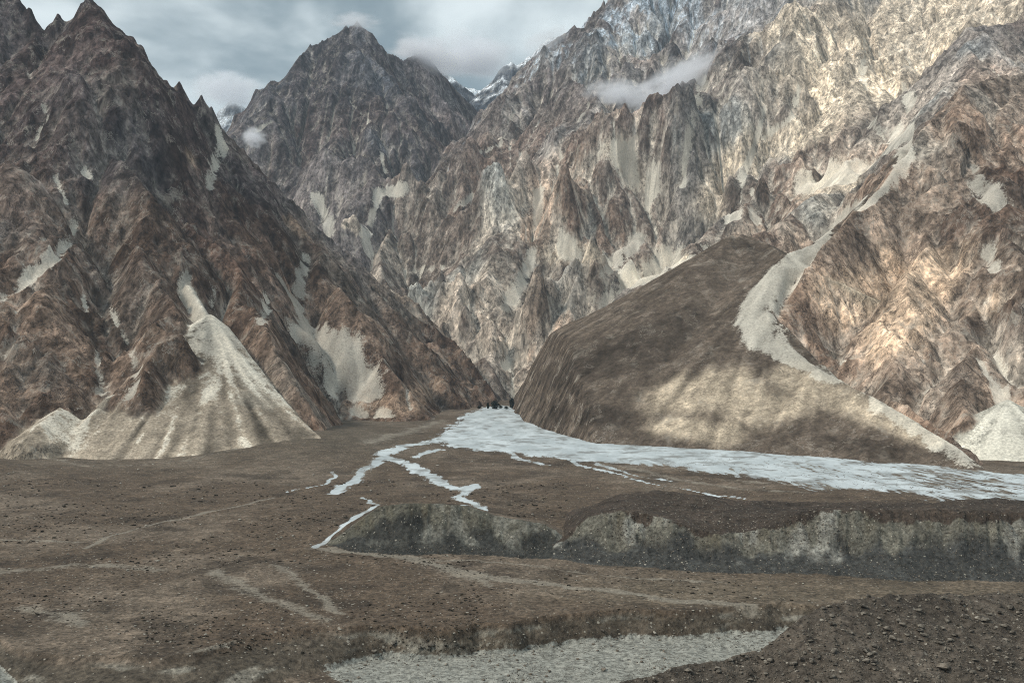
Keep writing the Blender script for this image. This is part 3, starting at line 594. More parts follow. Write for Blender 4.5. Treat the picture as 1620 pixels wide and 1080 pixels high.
far_summit('glacier', [[(690, 120, 4300), (735, 140, 4300), (760, 150, 4320), (790, 132, 4350), (840, 110, 4400)], [(760, 150, 4320), (758, 185, 4000)]], .62, -560, 330, 3700, 4500, 12, C(.62, .66, .70), 300, 821, 'white glacier snow seen through the gap', 1.0)
far_summit('far_mountain', [[(690, 100, 3700), (730, 138, 3700), (745, 150, 3700), (752, 168, 3680)]], 1.5, -460, -60, 3450, 3900, 9, C(.10, .11, .13), 1150, 831, 'dark far ridge left of the glacier gap', .6)
log('far summits')

# ------------------------------------------------------------------ valley floor mesh
def rows():
    out = list(np.arange(-70, 110, 10.)) + list(np.arange(110, 168, 3.)); d = 168.0
    while d < 1520:
        out.append(d)
        st = d * d / (1500 * 65.) * 1.45
        if 222 < d < 285: st = .45
        elif 300 < d < 350: st = .55
        elif 350 <= d < 430: st = .9
        elif d < 215: st = .55
        d += float(np.clip(st, .4, 5.5))
    return np.array(out)
RD = rows(); RA = np.arange(-.665, .666, 2.4 / FOC)
GA, GD = np.meshgrid(RA, RD); GX = GA * np.maximum(GD, 60.0)
GZ, FP = floor_z(GX, GD, True); log('floor', GX.shape)
GE = GZ / np.maximum(GD, 1); first = int(np.argmax(RD > 160))
def hit_floor(px, py):
    a, e = ray(np.asarray(px, float), np.asarray(py, float)); out = []
    for aa, ee in zip(a, e):
        i = int(np.clip(round((aa - RA[0]) / (RA[1] - RA[0])), 0, len(RA) - 1)); m = GE[first:, i] >= ee
        k = first + int(np.argmax(m)) if m.any() else len(RD) - 1
        out.append((aa * RD[k], RD[k], GZ[k, i]))
    return np.array(out)
wnx = (fbm(GX, GD, 30, 4, 601) - .5); wny = (fbm(GX, GD, 30, 4, 602) - .5)
wfx = (fbm(GX, GD, 7, 3, 603) - .5); wfy = (fbm(GX, GD, 7, 3, 604) - .5)
SXw = GX + (wnx * 12 + wfx * 4) * np.clip(GD / 700, .25, 1.3); SYw = GD + (wny * 26 + wfy * 9) * np.clip(GD / 700, .15, 1.3)
def fstroke(field, pts, gain=1.0):
    p = np.array(pts, float); W = hit_floor(p[:, 0], p[:, 1]); R = np.maximum(p[:, 2] * W[:, 1] / FOC, .15); asp = 1.0
    best = np.zeros(GX.shape)
    for P_, Q_, r0, r1 in zip(W[:-1], W[1:], R[:-1], R[1:]):
        m0 = max(r0, r1) * 2 + 25; sel = slice(np.searchsorted(RD, min(P_[1], Q_[1]) - m0), np.searchsorted(RD, max(P_[1], Q_[1]) + m0))
        x_, y_ = SXw[sel], SYw[sel]; v_ = Q_ - P_
        t = np.clip(((x_ - P_[0]) * v_[0] + (y_ - P_[1]) * v_[1]) / (v_[0] ** 2 + v_[1] ** 2 + 1e-6), 0, 1)
        dd = np.hypot(x_ - P_[0] - t * v_[0], y_ - P_[1] - t * v_[1]); best[sel] = np.maximum(best[sel], np.clip(1.5 - dd / (1.55 * (r0 + (r1 - r0) * t)), 0, 1.5))
    np.maximum(field, gain * best, out=field)
def fpoly(field, pts, soft, gain=1.0):
    p = np.array(pts, float); W = hit_floor(p[:, 0], p[:, 1])[:, :2]; ins = np.zeros(GX.shape, bool); dm = np.full(GX.shape, 1e9)
    sel = slice(np.searchsorted(RD, W[:, 1].min() - 60), np.searchsorted(RD, W[:, 1].max() + 60)); x_, y_ = SXw[sel], SYw[sel]; ii = ins[sel].copy(); dd_ = dm[sel].copy()
    for P_, Q_ in zip(W, np.roll(W, -1, 0)):
        c_ = (P_[1] > y_) != (Q_[1] > y_); ii ^= c_ & (x_ < (Q_[0] - P_[0]) * (y_ - P_[1]) / (Q_[1] - P_[1] + 1e-9) + P_[0])
        v_ = Q_ - P_; t = np.clip(((x_ - P_[0]) * v_[0] + (y_ - P_[1]) * v_[1]) / ((v_ * v_).sum() + 1e-6), 0, 1); dd_ = np.minimum(dd_, np.hypot(x_ - P_[0] - t * v_[0], y_ - P_[1] - t * v_[1]))
    sd = np.where(ii, dd_, -dd_); field[sel] = np.maximum(field[sel], gain * np.clip(.5 + sd / soft, 0, 1.5))
riv = np.zeros(GX.shape); wash = np.zeros(GX.shape); grav = np.zeros(GX.shape)
fpoly(riv, [(735, 655), (765, 644), (800, 640), (832, 646), (862, 673), (1000, 689), (1150, 707), (1300, 722), (1540, 741), (1620, 750), (1800, 760), (1800, 800), (1620, 797), (1540, 792), (1450, 784), (1380, 776), (1290, 780), (1262, 771), (1190, 757), (1120, 748), (1050, 737), (960, 733), (880, 727), (800, 716), (740, 713), (700, 704), (690, 690)], 14)
for p in [[(715, 690, 12), (680, 700, 8), (640, 706, 8), (605, 724, 9), (575, 742, 8), (556, 764, 6), (528, 781, 6)], [(610, 722, 8), (645, 735, 8), (672, 752, 10), (700, 765, 9), (722, 776, 8), (752, 766, 6), (742, 778, 7), (728, 786, 7), (752, 796, 6), (762, 801, 5), (738, 808, 5)],
          [(572, 786, 2), (598, 800, 3), (560, 820, 5), (535, 838, 5), (515, 854, 5), (488, 867, 6)], [(690, 712, 6), (665, 722, 4)], [(900, 728, 4), (960, 748, 3), (1040, 766, 3), (1110, 778, 3), (1180, 790, 2)], [(800, 716, 5), (830, 730, 4), (870, 738, 3)], [(440, 782, 1.5), (490, 770, 3), (520, 764, 2.5), (528, 748, 2)], [(950, 735, 5), (1000, 752, 4), (1060, 760, 3)]]: fstroke(riv, p)
for p in [[(132, 868, 3), (170, 850, 2.5), (230, 832, 2.5), (300, 815, 2.5), (370, 803, 2.5), (430, 790, 2)], [(490, 868, 10), (560, 872, 8), (640, 880, 10), (700, 898, 16), (760, 918, 14), (780, 930, 8)], [(620, 882, 6), (760, 888, 5), (860, 896, 5), (1000, 912, 5), (1150, 925, 6)], [(790, 912, 10), (900, 930, 10), (1050, 945, 12), (1150, 955, 14), (1195, 968, 8)],
          [(1000, 740, 10), (1080, 760, 8), (1180, 775, 8), (1280, 782, 6)], [(350, 900, 12), (420, 950, 14), (520, 985, 14)], [(0, 905, 20), (120, 890, 14), (260, 900, 16)], [(40, 960, 18), (140, 985, 14)], [(300, 1030, 4), (330, 1022, 5), (370, 1014, 4)], [(440, 890, 10), (500, 940, 8), (540, 975, 8)], [(580, 700, 16), (700, 665, 10)], [(0, 850, 8), (120, 860, 6)], [(40, 716, 7), (130, 737, 5), (270, 732, 5), (410, 704, 5), (450, 694, 4)]]: fstroke(wash, p)
for p in [[(132, 868, 3.5), (170, 850, 3), (230, 832, 3), (300, 815, 3), (370, 803, 3), (430, 790, 2.5)], [(500, 868, 7), (640, 880, 9), (700, 897, 11), (780, 915, 11), (900, 930, 9), (1050, 945, 10), (1150, 956, 10), (1200, 970, 8)]]: fstroke(wash, p, 1.7)
for p in [[(1150, 760, 10), (1350, 775, 8), (1550, 790, 8)]]: fstroke(wash, p, .8)
riv *= 1 - .46 * sstep(1050, 1550, px_of(GA)); riv += .25 * (riv > .9) * sstep(1100, 900, px_of(GA))
wash = np.maximum(wash * .8, riv * .9)
gb = FP['cut'] * sstep(.72, .98, FP['cut']); pxA = px_of(GA)
grav = gb * sstep(520, 590, pxA + wnx * 90 + (GD - 225) * 2.6) + gb * sstep(70, 20, pxA + wnx * 60)
# own colours of the ground
fcol = np.zeros(GX.shape + (3,)) + C(.108, .080, .057)
fb = fbm(GX * 1.1, GD * .9, 70, 6, 611, gain=.6); fm = fbm(GX, GD, 18, 4, 612); fd = fbm(GX * .5, GD * 1.6, 9, 3, 613)
fcol = mixc(fcol, C(.165, .130, .098), sstep(.44, .62, fb)); fcol = mixc(fcol, C(.050, .038, .028), sstep(.52, .75, fm) * .7)
fcol = mixc(fcol, C(.115, .096, .072), sstep(520, 800, GD) * sstep(-.02, -.2, GA) * .8)
fcol = mixc(fcol, C(.150, .122, .088), sstep(330, 285, GD) * sstep(262, 285, GD) * sstep(-.05, .15, GA) * .7)
bank, face = FP['bank'], FP['face']
onface = (bank > 0) & (face > 0)
bf = mixc(np.zeros(GX.shape + (3,)) + C(.052, .053, .050), C(.145, .138, .112), sstep(.42, .62, face + (fbm(GA * 1500, GD, 60, 5, 621) - .5) * 1.1 - .05))
bf = mixc(bf, C(.27, .265, .235), sstep(.55, .72, fbm(GA * 1500, face * 60, 40, 4, 622)) * sstep(.15, .4, face) * .8); bf = mixc(bf, C(.11, .095, .065), sstep(.5, .7, fbm(GA * 1500, face * 10, 14, 3, 623)) * sstep(.55, .8, face) * .6)
bf = np.where((bank == 1)[..., None], bf * C(.72, .72, .70), bf)
fcol = np.where(onface[..., None], bf, fcol)
plat = (bank == 2) & ((face <= 0) | (face > .90 + (fbm(GX, GD, 9, 3, 625) - .5) * .45)); fcol = np.where(plat[..., None], C(.060, .046, .036) * (.5 + 1.0 * fm)[..., None], fcol)
cutf = sstep(.05, .25, FP['cut']) * sstep(1.0, .85, FP['cut']); fcol = mixc(fcol, C(.085, .072, .055) * np.ones(3), cutf * .8)
fcol = mixc(fcol, C(.26, .245, .205) * np.ones(3), cutf * sstep(.56, .7, fbm(GX, GZ * 6 + GD * .3, 9, 3, 631)) * .6)
fcol = np.where(FP['mound'][..., None] | FP['own'][..., None], (C(.072, .064, .054) * (.7 + .6 * fm)[..., None]) * np.where(fb > .55, C(1.08, .95, .88), C(.98, 1.0, .98)) if False else C(.090, .075, .060) * (.5 + 1.0 * fm)[..., None], fcol)
off = (bank > 0) | FP['mound'] | FP['own']; riv[off & (bank != 1)] = 0; wash[off] = 0; grav[FP['mound'] | FP['own']] = 0
riv[(bank == 1) & (face > 0)] = 0

def ground_mat():
    m = bpy.data.materials.new('valley_ground'); m.use_nodes = True; t = NT(m.node_tree)
    pos = t.n('ShaderNodeNewGeometry').outputs['Position']
    A_ = lambda n_: t.n('ShaderNodeAttribute', attribute_name=n_).outputs['Fac']
    ac = t.n('ShaderNodeAttribute', attribute_name='albedo').outputs['Color']
    nL = t.noise(pos, .02, 6, .6); nM = t.noise(pos, .12, 8, .68, .4); nS = t.noise(pos, .7, 6, .7); nF = t.noise(pos, 2.6, 3, .6)
    g3 = lambda v_: t.n('ShaderNodeCombineColor', {0: v_, 1: v_, 2: v_}).outputs[0]
    base = t.mix(1.0, ac, g3(t.remap(nM, .28, .72, .55, 1.45, False)), 'MULTIPLY'); base = t.mix(1.0, base, g3(t.remap(nS, .32, .68, .30, 1.7, False)), 'MULTIPLY')
    stretch = t.n('ShaderNodeMapping', {'Vector': pos, 'Scale': (1, .45, 1), 'Rotation': (0, 0, .5)}).outputs[0]
    wv = t.math('MULTIPLY_ADD', t.remap(A_('wash'), 0.0, .4), t.math('ADD', t.math('MULTIPLY', t.math('SUBTRACT', nM, .5), 3.2), t.math('MULTIPLY', t.math('SUBTRACT', nS, .5), 2.0)), A_('wash'))
    base = t.mix(t.math('MULTIPLY', t.remap(wv, .45, 1.25), .62), base, t.mix(nS, (.22, .195, .155), (.36, .33, .275)))
    rill = t.remap(t.math('ABSOLUTE', t.math('SUBTRACT', nM, .5)), 0.0, .02, .45, 0.0); base = t.mix(rill, base, (.05, .042, .032))
    gv = t.math('ADD', A_('gravel'), t.math('MULTIPLY_ADD', t.math('SUBTRACT', nM, .5), 2.2, t.math('MULTIPLY', t.math('SUBTRACT', nS, .5), 1.2)))
    gcol = t.mix(t.remap(nS, .35, .65), (.15, .15, .132), (.40, .40, .355)); gcol = t.mix(t.remap(nF, .60, .70), gcol, (.07, .065, .06))
    base = t.mix(t.math('MULTIPLY', t.remap(gv, .40, .72), t.remap(A_('gravel'), .02, .2)), base, gcol)
    for vs_, thr, amt in ((.85, .26, .8), (.33, .17, .7)):
        vo = t.n('ShaderNodeTexVoronoi', {'Vector': pos, 'Scale': vs_}); vr = t.n('ShaderNodeSeparateColor', {0: vo.outputs['Color']})
        dot = t.remap(vo.outputs['Distance'], thr, thr * .6)
        base = t.mix(t.math('MULTIPLY', t.math('MULTIPLY', dot, t.remap(vr.outputs[0], .80, .86)), amt), base, (.40, .37, .31))
        base = t.mix(t.math('MULTIPLY', t.math('MULTIPLY', dot, t.remap(vr.outputs[0], .34, .28)), amt), base, (.035, .030, .024))
    nW = t.noise(t.n('ShaderNodeMapping', {'Vector': pos, 'Scale': (.8, .28, 1), 'Rotation': (0, 0, -.15)}).outputs[0], .07, 6, .62, .5)
    nK = t.noise(t.n('ShaderNodeMapping', {'Vector': pos, 'Scale': (1.0, .16, 1), 'Rotation': (0, 0, .12)}).outputs[0], .26, 4, .68)
    rv = t.math('MULTIPLY_ADD', t.remap(A_('river'), .0, .35), t.math('MULTIPLY_ADD', t.math('SUBTRACT', nK, .5), 3.8, t.math('ADD', t.math('MULTIPLY', t.math('SUBTRACT', nM, .5), 1.0), t.math('MULTIPLY', t.math('SUBTRACT', nW, .5), 3.6))), A_('river'))
    rmask = t.math('MULTIPLY', t.remap(rv, .40, .95), t.remap(nS, .25, .45, .55, 1.0))
    nV = t.noise(t.n('ShaderNodeMapping', {'Vector': pos, 'Scale': (.35, .30, 1), 'Rotation': (0, 0, -.45)}).outputs[0], .16, 5, .65, .5)
    rcol = t.mix(t.remap(nW, .35, .7), (.40, .45, .47), (.60, .66, .685)); rcol = t.mix(t.math('MULTIPLY', t.remap(nS, .56, .7), .55), rcol, (.27, .28, .27))
    rcol = t.mix(t.math('MULTIPLY', t.remap(nV, .50, .64), .75), rcol, (.17, .17, .16))
    base = t.mix(t.math('MULTIPLY', rmask, .95), base, rcol)
    hgt = t.math('ADD', t.math('MULTIPLY', nM, 1.6), t.math('ADD', t.math('MULTIPLY', nS, .55), t.math('MULTIPLY', nF, .15)))
    bump = t.n('ShaderNodeBump', {'Height': hgt, 'Strength': t.math('SUBTRACT', 1.0, t.math('MULTIPLY', rmask, .75)), 'Distance': 1.0})
    rough = t.math('SUBTRACT', .93, t.math('MULTIPLY', rmask, .28))
    p = t.n('ShaderNodeBsdfPrincipled', {'Base Color': base, 'Roughness': rough, 'Specular IOR Level': .2, 'Normal': bump.outputs[0]})
    t.t.links.new(p.outputs[0], t.n('ShaderNodeOutputMaterial').inputs[0]); return m
MAT_GROUND = ground_mat()
# coarse stones make the ground itself uneven
GZ = GZ + (fbm(GX, GD, 2.6, 2, 641) - .5) * np.where(FP['mound'] | FP['own'], 1.5, np.where(plat, 1.2, np.where(onface, .7, .35))) * sstep(60, 130, GD)
fa = {'albedo': ('FLOAT_COLOR', fcol.reshape(-1, 3)), 'river': ('FLOAT', riv.ravel()), 'wash': ('FLOAT', wash.ravel()), 'gravel': ('FLOAT', grav.ravel())}
FV = np.stack([GX, GD, GZ], -1).reshape(-1, 3); FF = grid_faces(*GX.shape)
cls = np.zeros(GX.shape, int); cls[riv > .5] = 1; cls[grav > .5] = 2; cls[bank == 1] = 3; cls[bank == 2] = 4; cls[FP['mound']] = 5; cls[FP['own']] = 6
under = (bilin(Z, (GX - XS) / RES, (GD - YS) / RES) > GZ + 9) & (GD > YS + 5)
CLn = cls[:-1, :-1]; okf = ~(under[:-1, :-1] & under[1:, 1:] & under[1:, :-1] & under[:-1, 1:])
for k, (nm, lb) in enumerate([('ground', 'brown stony valley plain sloping up to the gorge'), ('river', 'pale blue braided river spreading from the gorge mouth'), ('gravel_bed', 'pale grey gravel bed below the near cut bank'), ('river_bank', 'dark grey eroded bank left of the middle'), ('moraine_bank', 'grey moraine bank with dark top on the right'), ('rubble_slope', 'dark rubble mound in the near right corner'), ('hillside', 'stony slope below the viewpoint')]):
    f = FF[(CLn == k) & okf]
    if len(f): grid_mesh(nm, FV, f, MAT_GROUND, fa, label=lb); ntri += 2 * len(f)
log('all tris', ntri)

# broad base of the land beyond what the photograph shows
me = bpy.data.meshes.new('terrain'); S = 9000
me.from_pydata([(-S, -S, -95), (S, -S, -95), (S, S, -95), (-S, S, -95)], [], [(0, 1, 2, 3)]); tb = bpy.data.objects.new('terrain', me); scn.collection.objects.link(tb); tb['kind'] = 'structure'; tb['label'] = 'low land around the valley'
mb = bpy.data.materials.new('far_ground'); mb.use_nodes = True; t = NT(mb.node_tree)
nz = t.noise(t.n('ShaderNodeNewGeometry').outputs['Position'], .01, 5); p = t.n('ShaderNodeBsdfPrincipled', {'Base Color': t.mix(nz, (.09, .07, .05), (.15, .12, .09)), 'Roughness': .95}); t.t.links.new(p.outputs[0], t.n('ShaderNodeOutputMaterial').inputs[0]); me.materials.append(mb)

# ------------------------------------------------------------------ boulders, stones, shrubs
import bmesh
def ground_at(x, d):
    a = x / np.maximum(d, 60.0); fi = (a - RA[0]) / (RA[1] - RA[0]); j = np.clip(np.searchsorted(RD, d) - 1, 0, len(RD) - 2); fj = j + (d - RD[j]) / (RD[j + 1] - RD[j])
    return bilin(GZ, fi, fj)
def class_at(x, d):
    a = x / np.maximum(d, 60.0); i = np.clip(((a - RA[0]) / (RA[1] - RA[0])).round().astype(int), 0, len(RA) - 1); j = np.clip(np.searchsorted(RD, d), 0, len(RD) - 1)
    return cls[j, i], under[j, i], j, i
def rock_shape(seed, n=15, flat=.62):
    r = np.random.default_rng(seed); p = r.normal(size=(n, 3)); p /= np.linalg.norm(p, axis=1)[:, None]; p *= (.72 + .28 * r.random((n, 1))) * np.array([1, .8, flat]) * .5
    bm = bmesh.new()
    for q in p: bm.verts.new(q)
    bmesh.ops.convex_hull(bm, input=bm.verts); bmesh.ops.delete(bm, geom=[v_ for v_ in bm.verts if not v_.link_faces], context='VERTS')
    bmesh.ops.triangulate(bm, faces=bm.faces); bm.verts.index_update()
    vs = np.array([v_.co[:] for v_ in bm.verts]); fs = np.array([[v_.index for v_ in f.verts] for f in bm.faces]); bm.free(); return vs, fs
ROCKS = [rock_shape(900 + k) for k in range(12)]; BIGR = [rock_shape(950 + k, 34, .6) for k in range(10)]
def stone_mat(name, c0, c1):
    m = bpy.data.materials.new(name); m.use_nodes = True; t = NT(m.node_tree)
    pos = t.n('ShaderNodeNewGeometry').outputs['Position']; rnd = t.noise(pos, .9, 2, .5); nf = t.noise(pos, 6, 4, .65)
    bc = t.mix(t.remap(rnd, .3, .7), c0, c1); v_ = t.remap(nf, .3, .7, .65, 1.3, False); bc = t.mix(1.0, bc, t.n('ShaderNodeCombineColor', {0: v_, 1: v_, 2: v_}).outputs[0], 'MULTIPLY')
    b_ = t.n('ShaderNodeBump', {'Height': nf, 'Strength': .5, 'Distance': .12})
    p = t.n('ShaderNodeBsdfPrincipled', {'Base Color': bc, 'Roughness': .9, 'Specular IOR Level': .2, 'Normal': b_.outputs[0]}); t.t.links.new(p.outputs[0], t.n('ShaderNodeOutputMaterial').inputs[0]); return m
ST_DARK = stone_mat('dark_stone', (.028, .024, .020), (.22, .195, .16)); ST_PALE = stone_mat('pale_stone', (.22, .20, .165), (.42, .395, .34)); ST_MID = stone_mat('brown_stone', (.10, .083, .064), (.21, .18, .145))
SHRUB = stone_mat('shrub_leaf', (.016, .015, .011), (.038, .034, .022)); LEAF = stone_mat('tree_leaf', (.010, .016, .010), (.022, .030, .016)); BARK = stone_mat('bark', (.06, .05, .04), (.10, .085, .07))
def rot_z(v_, a):
    c_, s_ = np.cos(a), np.sin(a); return np.stack([v_[..., 0] * c_ - v_[..., 1] * s_, v_[..., 0] * s_ + v_[..., 1] * c_, v_[..., 2]], -1)
def tri_object(name, Vs, Fs, mat, kind=None, label=None):
    me = bpy.data.meshes.new(name); me.vertices.add(len(Vs)); me.vertices.foreach_set('co', Vs.astype(np.float32).ravel())
    me.loops.add(len(Fs) * 3); me.loops.foreach_set('vertex_index', Fs.astype(np.int32).ravel()); me.polygons.add(len(Fs)); me.polygons.foreach_set('loop_start', np.arange(0, len(Fs) * 3, 3, dtype=np.int32))
    me.update(calc_edges=True); me.materials.append(mat); o = bpy.data.objects.new(name, me); scn.collection.objects.link(o)
    if kind: o['kind'] = kind
    if label: o['label'] = label
    return o
def many(name, shapes, P, S, mat, label, seed):
    """one joined mesh of uncountable small pieces"""
    r = np.random.default_rng(seed); Vs, Fs, off_ = [], [], 0; k = r.integers(0, len(shapes), len(P)); ang = r.random(len(P)) * 6.28; tl = r.normal(size=(len(P), 2)) * .25
    for q, (v_, f_) in enumerate(shapes):
        ix = np.where(k == q)[0]
        if not len(ix): continue
        vv = v_[None] * S[ix][:, None, :]; vv = rot_z(vv, ang[ix][:, None]); vv[..., 2] += vv[..., 0] * tl[ix, :1] + vv[..., 1] * tl[ix, 1:]
        Vs.append((vv + P[ix][:, None, :]).reshape(-1, 3)); Fs.append((f_[None] + (np.arange(len(ix)) * len(v_))[:, None, None] + off_).reshape(-1, 3)); off_ += len(ix) * len(v_)
    return tri_object(name, np.vstack(Vs), np.vstack(Fs), mat, 'stuff', label)
def spread(n, px0, px1, py0, py1, allowed, seed, clump=.0, wl=40.):
    """places on the ground, spread evenly over a stretch of the view; only ground classes in allowed"""
    r = np.random.default_rng(seed); px = r.uniform(px0, px1, n); py = py0 + (py1 - py0) * r.random(n); W = hit_floor(px, py); W[:, 0] += r.normal(size=n) * .6; W[:, 1] += r.uniform(-.5, .5, n) * W[:, 1] ** 2 / 9e4
    c_, u_, j, i = class_at(W[:, 0], W[:, 1]); ok = np.isin(c_, allowed) & ~u_
    if clump: ok &= r.random(n) < sstep(.5 - clump, .5 + clump * .5, fbm(W[:, 0], W[:, 1], wl, 3, seed))
    W = W[ok]; W[:, 2] = ground_at(W[:, 0], W[:, 1]); return W
def sizes(n, lo, hi, seed, pw=2.5, flat=(.6, 1.)):
    r = np.random.default_rng(seed); s0 = lo * (1 - r.random(n) * (1 - (lo / hi) ** pw)) ** (-1 / pw); return np.stack([s0, s0 * r.uniform(.7, 1.1, n), s0 * r.uniform(*flat, n)], -1)
# rubble mound
Pm = spread(15000, 900, 1800, 925, 1085, [5], 31); Sm = sizes(len(Pm), .22, 1.7, 32, 2.1); Pm[:, 2] += Sm[:, 2] * .12
Pp = spread(9000, 840, 1800, 775, 860, [4], 33, .3); Sp_ = sizes(len(Pp), .35, 1.5, 34, 2.4)
Pb = spread(9000, 480, 1800, 860, 925, [3, 4], 35); Pf = Pb[FP['face'][class_at(Pb[:, 0], Pb[:, 1])[2], class_at(Pb[:, 0], Pb[:, 1])[3]] >= .28][::2]; Pb = Pb[FP['face'][class_at(Pb[:, 0], Pb[:, 1])[2], class_at(Pb[:, 0], Pb[:, 1])[3]] < .28]; Sb = sizes(len(Pb), .3, 1.3, 36, 2.3)
Pf2 = spread(4000, 500, 1800, 800, 880, [3, 4], 45); Pf = np.vstack([Pf, Pf2]); Sf = sizes(len(Pf), .22, 1.1, 46, 2.4)
# plain
Pd = spread(9000, -150, 1780, 690, 1040, [0], 37, .35, 60); Sd = sizes(len(Pd), .25, 1.2, 38, 2.6) * np.clip(Pd[:, 1:2] / 330, .8, 2.6)
Pw = spread(10000, -150, 1780, 700, 1040, [0], 39, .3, 50); Sw = sizes(len(Pw), .24, 1.3, 40, 2.2) * np.clip(Pw[:, 1:2] / 330, .8, 2.4)
Pg = spread(12000, 440, 1300, 1000, 1085, [2], 41, .3, 12); Sg = sizes(len(Pg), .2, 1.1, 42, 2.3); Pr = spread(2600, 1000, 1800, 725, 798, [1], 43, .3, 50); Sr = sizes(len(Pr), .5, 1.6, 44, 2.6)
def pick(P, S, n):
    vis_ = S[:, 0] / P[:, 1]; o_ = np.argsort(-vis_); inframe = np.abs(P[:, 0] / P[:, 1]) < .54; o_ = np.concatenate([o_[inframe[o_]], o_[~inframe[o_]]]); return o_[:n], o_[n:]
me_big = []
for q, (v_, f_) in enumerate(BIGR):
    me = bpy.data.meshes.new('boulder_shape'); me.from_pydata(v_.tolist(), [], f_.tolist()); me.update(); me_big.append(me)
mats_of = {}
def boulder(P, S, mat, label, group=None, seed=0, name='boulder', sink=.2):
    key = (seed % len(me_big), mat.name)
    if key not in mats_of: m_ = me_big[key[0]].copy(); m_.materials.clear(); m_.materials.append(mat); mats_of[key] = m_
    o = bpy.data.objects.new(name, mats_of[key]); scn.collection.objects.link(o); o.location = (P[0], P[1], P[2] + S[2] * .5 * (.6 - sink)); o.scale = S; o.rotation_euler = (random.uniform(-.15, .15), random.uniform(-.15, .15), random.uniform(0, 6.28))
    o['label'] = label; o['category'] = 'boulder'
    if group: o['group'] = group
    return o
# boulders that stand out singly
def at_ground(px, py): return hit_floor([px], [py])[0]
SPECIAL = [(1492, 1054, 34, .55, ST_MID, 'largest grey boulder on the near rubble mound, dark on its right'), (1556, 985, 26, .5, ST_DARK, 'long dark slab boulder near the top right of the rubble mound'), (1546, 979, 9, .9, ST_PALE, 'small pale block beside the long dark slab on the rubble mound'),
    (1375, 1001, 9, .8, ST_PALE, 'pale block in the middle left of the rubble mound'), (1420, 950, 10, .9, ST_MID, 'grey upright stone on the crest of the rubble mound'), (846, 921, 9, .75, ST_PALE, 'roundish white boulder alone on the tan wash'), (1012, 943, 10, .6, ST_PALE, 'flat white boulder on the tan wash right of the round one'),
    (706, 1052, 9, .8, ST_PALE, 'pale round boulder in the middle of the gravel bed'), (592, 1033, 15, .6, ST_DARK, 'dark boulder at the left end of the cut bank foot'), (682, 1026, 17, .65, ST_DARK, 'largest dark boulder at the foot of the cut bank'), (664, 1024, 10, .7, ST_DARK, 'dark boulder just left of the largest at the cut bank foot'), (622, 1019, 17, .5, ST_DARK, 'dark lump half buried in the cut bank face'),
    (1036, 1005, 9, .6, ST_PALE, 'white stone at the cut bank foot below its right half'), (980, 1003, 8, .6, ST_PALE, 'white stone at the middle of the cut bank foot'), (955, 1060, 14, .6, ST_MID, 'brown grey boulder on the gravel bed near the rubble mound'), (953, 1001, 12, .6, ST_DARK, 'dark boulder on the cut bank right of the middle'), (545, 845, 8, .5, ST_PALE, 'pale stone low on the left end of the dark bank'), (818, 1045, 8, .7, ST_DARK, 'small dark boulder in the gravel bed right of the pale one')]
for q, (px, py, wpx, fl, mt, lb) in enumerate(SPECIAL):
    W = at_ground(px, py); sz = wpx * W[1] / FOC; boulder(W, (sz, sz * .85, sz * fl), mt, lb, None, q)
def individuals(P, S, n, mat, label, group):
    a_, b_ = pick(P, S, n)
    for q, k in enumerate(a_): boulder(P[k], S[k] * np.array([1.1, 1.1, 1.]), mat, label, group, q)
    return P[b_], S[b_]
Pm, Sm = individuals(Pm, Sm, 110, ST_DARK, 'dark angular boulder among the rubble of the near right mound', 'boulders of the rubble mound')
Pw, Sw = individuals(Pw, Sw, 110, ST_PALE, 'pale stone lying loose on the brown plain', 'pale stones on the plain')
Pg, Sg = individuals(Pg, Sg, 50, ST_MID, 'small grey brown boulder on the pale gravel bed', 'boulders on the gravel bed')
many('rubble', ROCKS, Pm, Sm, ST_DARK, 'dark loose rubble covering the near right mound', 1)
many('rubble', ROCKS, Pp, Sp_, ST_DARK, 'dark rubble on top of the moraine bank', 2); many('rubble', ROCKS, Pb, Sb, ST_DARK, 'loose dark stones along the foot of the banks', 3)
many('stones', ROCKS, Pf, Sf, ST_MID, 'stones stuck in the eroded faces of the banks', 9); many('stones', ROCKS, Pd, Sd, ST_DARK, 'dark brown stones strewn over the plain', 4); many('stones', ROCKS, Pw, Sw, ST_PALE, 'small pale stones strewn over the plain', 5)
many('stones', ROCKS, Pg, Sg, ST_DARK, 'small dark stones on the gravel bed', 6); many('stones', ROCKS, Pr, Sr, ST_DARK, 'dark stones along the right part of the river', 7)
# low cushion shrubs
def shrub_shape(seed):
    r = np.random.default_rng(seed); vs, fs = [], []
    for q in range(34):
        th = r.random() * 6.28; ph = math.acos(1 - r.random() * .98); rr = .5 * (.55 + .45 * r.random()); c_ = np.array([math.cos(th) * math.sin(ph) * rr, math.sin(th) * math.sin(ph) * rr, math.cos(ph) * rr * .8])
        a_ = r.normal(size=3); a_ /= np.linalg.norm(a_); b_ = np.cross(a_, r.normal(size=3)); b_ /= np.linalg.norm(b_); L_ = .13 + .1 * r.random(); k = len(vs); vs += [c_ - a_ * L_, c_ + b_ * L_ * .8, c_ + a_ * L_, c_ - b_ * L_ * .8]; fs += [(k, k + 1, k + 2), (k, k + 2, k + 3)]
    return np.array(vs), np.array(fs)
SHR = [shrub_shape(70 + k) for k in range(8)]; me_sh = []
for v_, f_ in SHR:
    me = bpy.data.meshes.new('shrub_shape'); me.from_pydata(v_.tolist(), [], f_.tolist()); me.update(); me.materials.append(SHRUB); me_sh.append(me)
Ps = np.vstack([spread(2600, -100, 760, 850, 1035, [0], 51, .12, 34), spread(1500, -100, 900, 760, 860, [0], 52, .14, 40), spread(300, 700, 1300, 900, 965, [0], 53, .3, 30)])
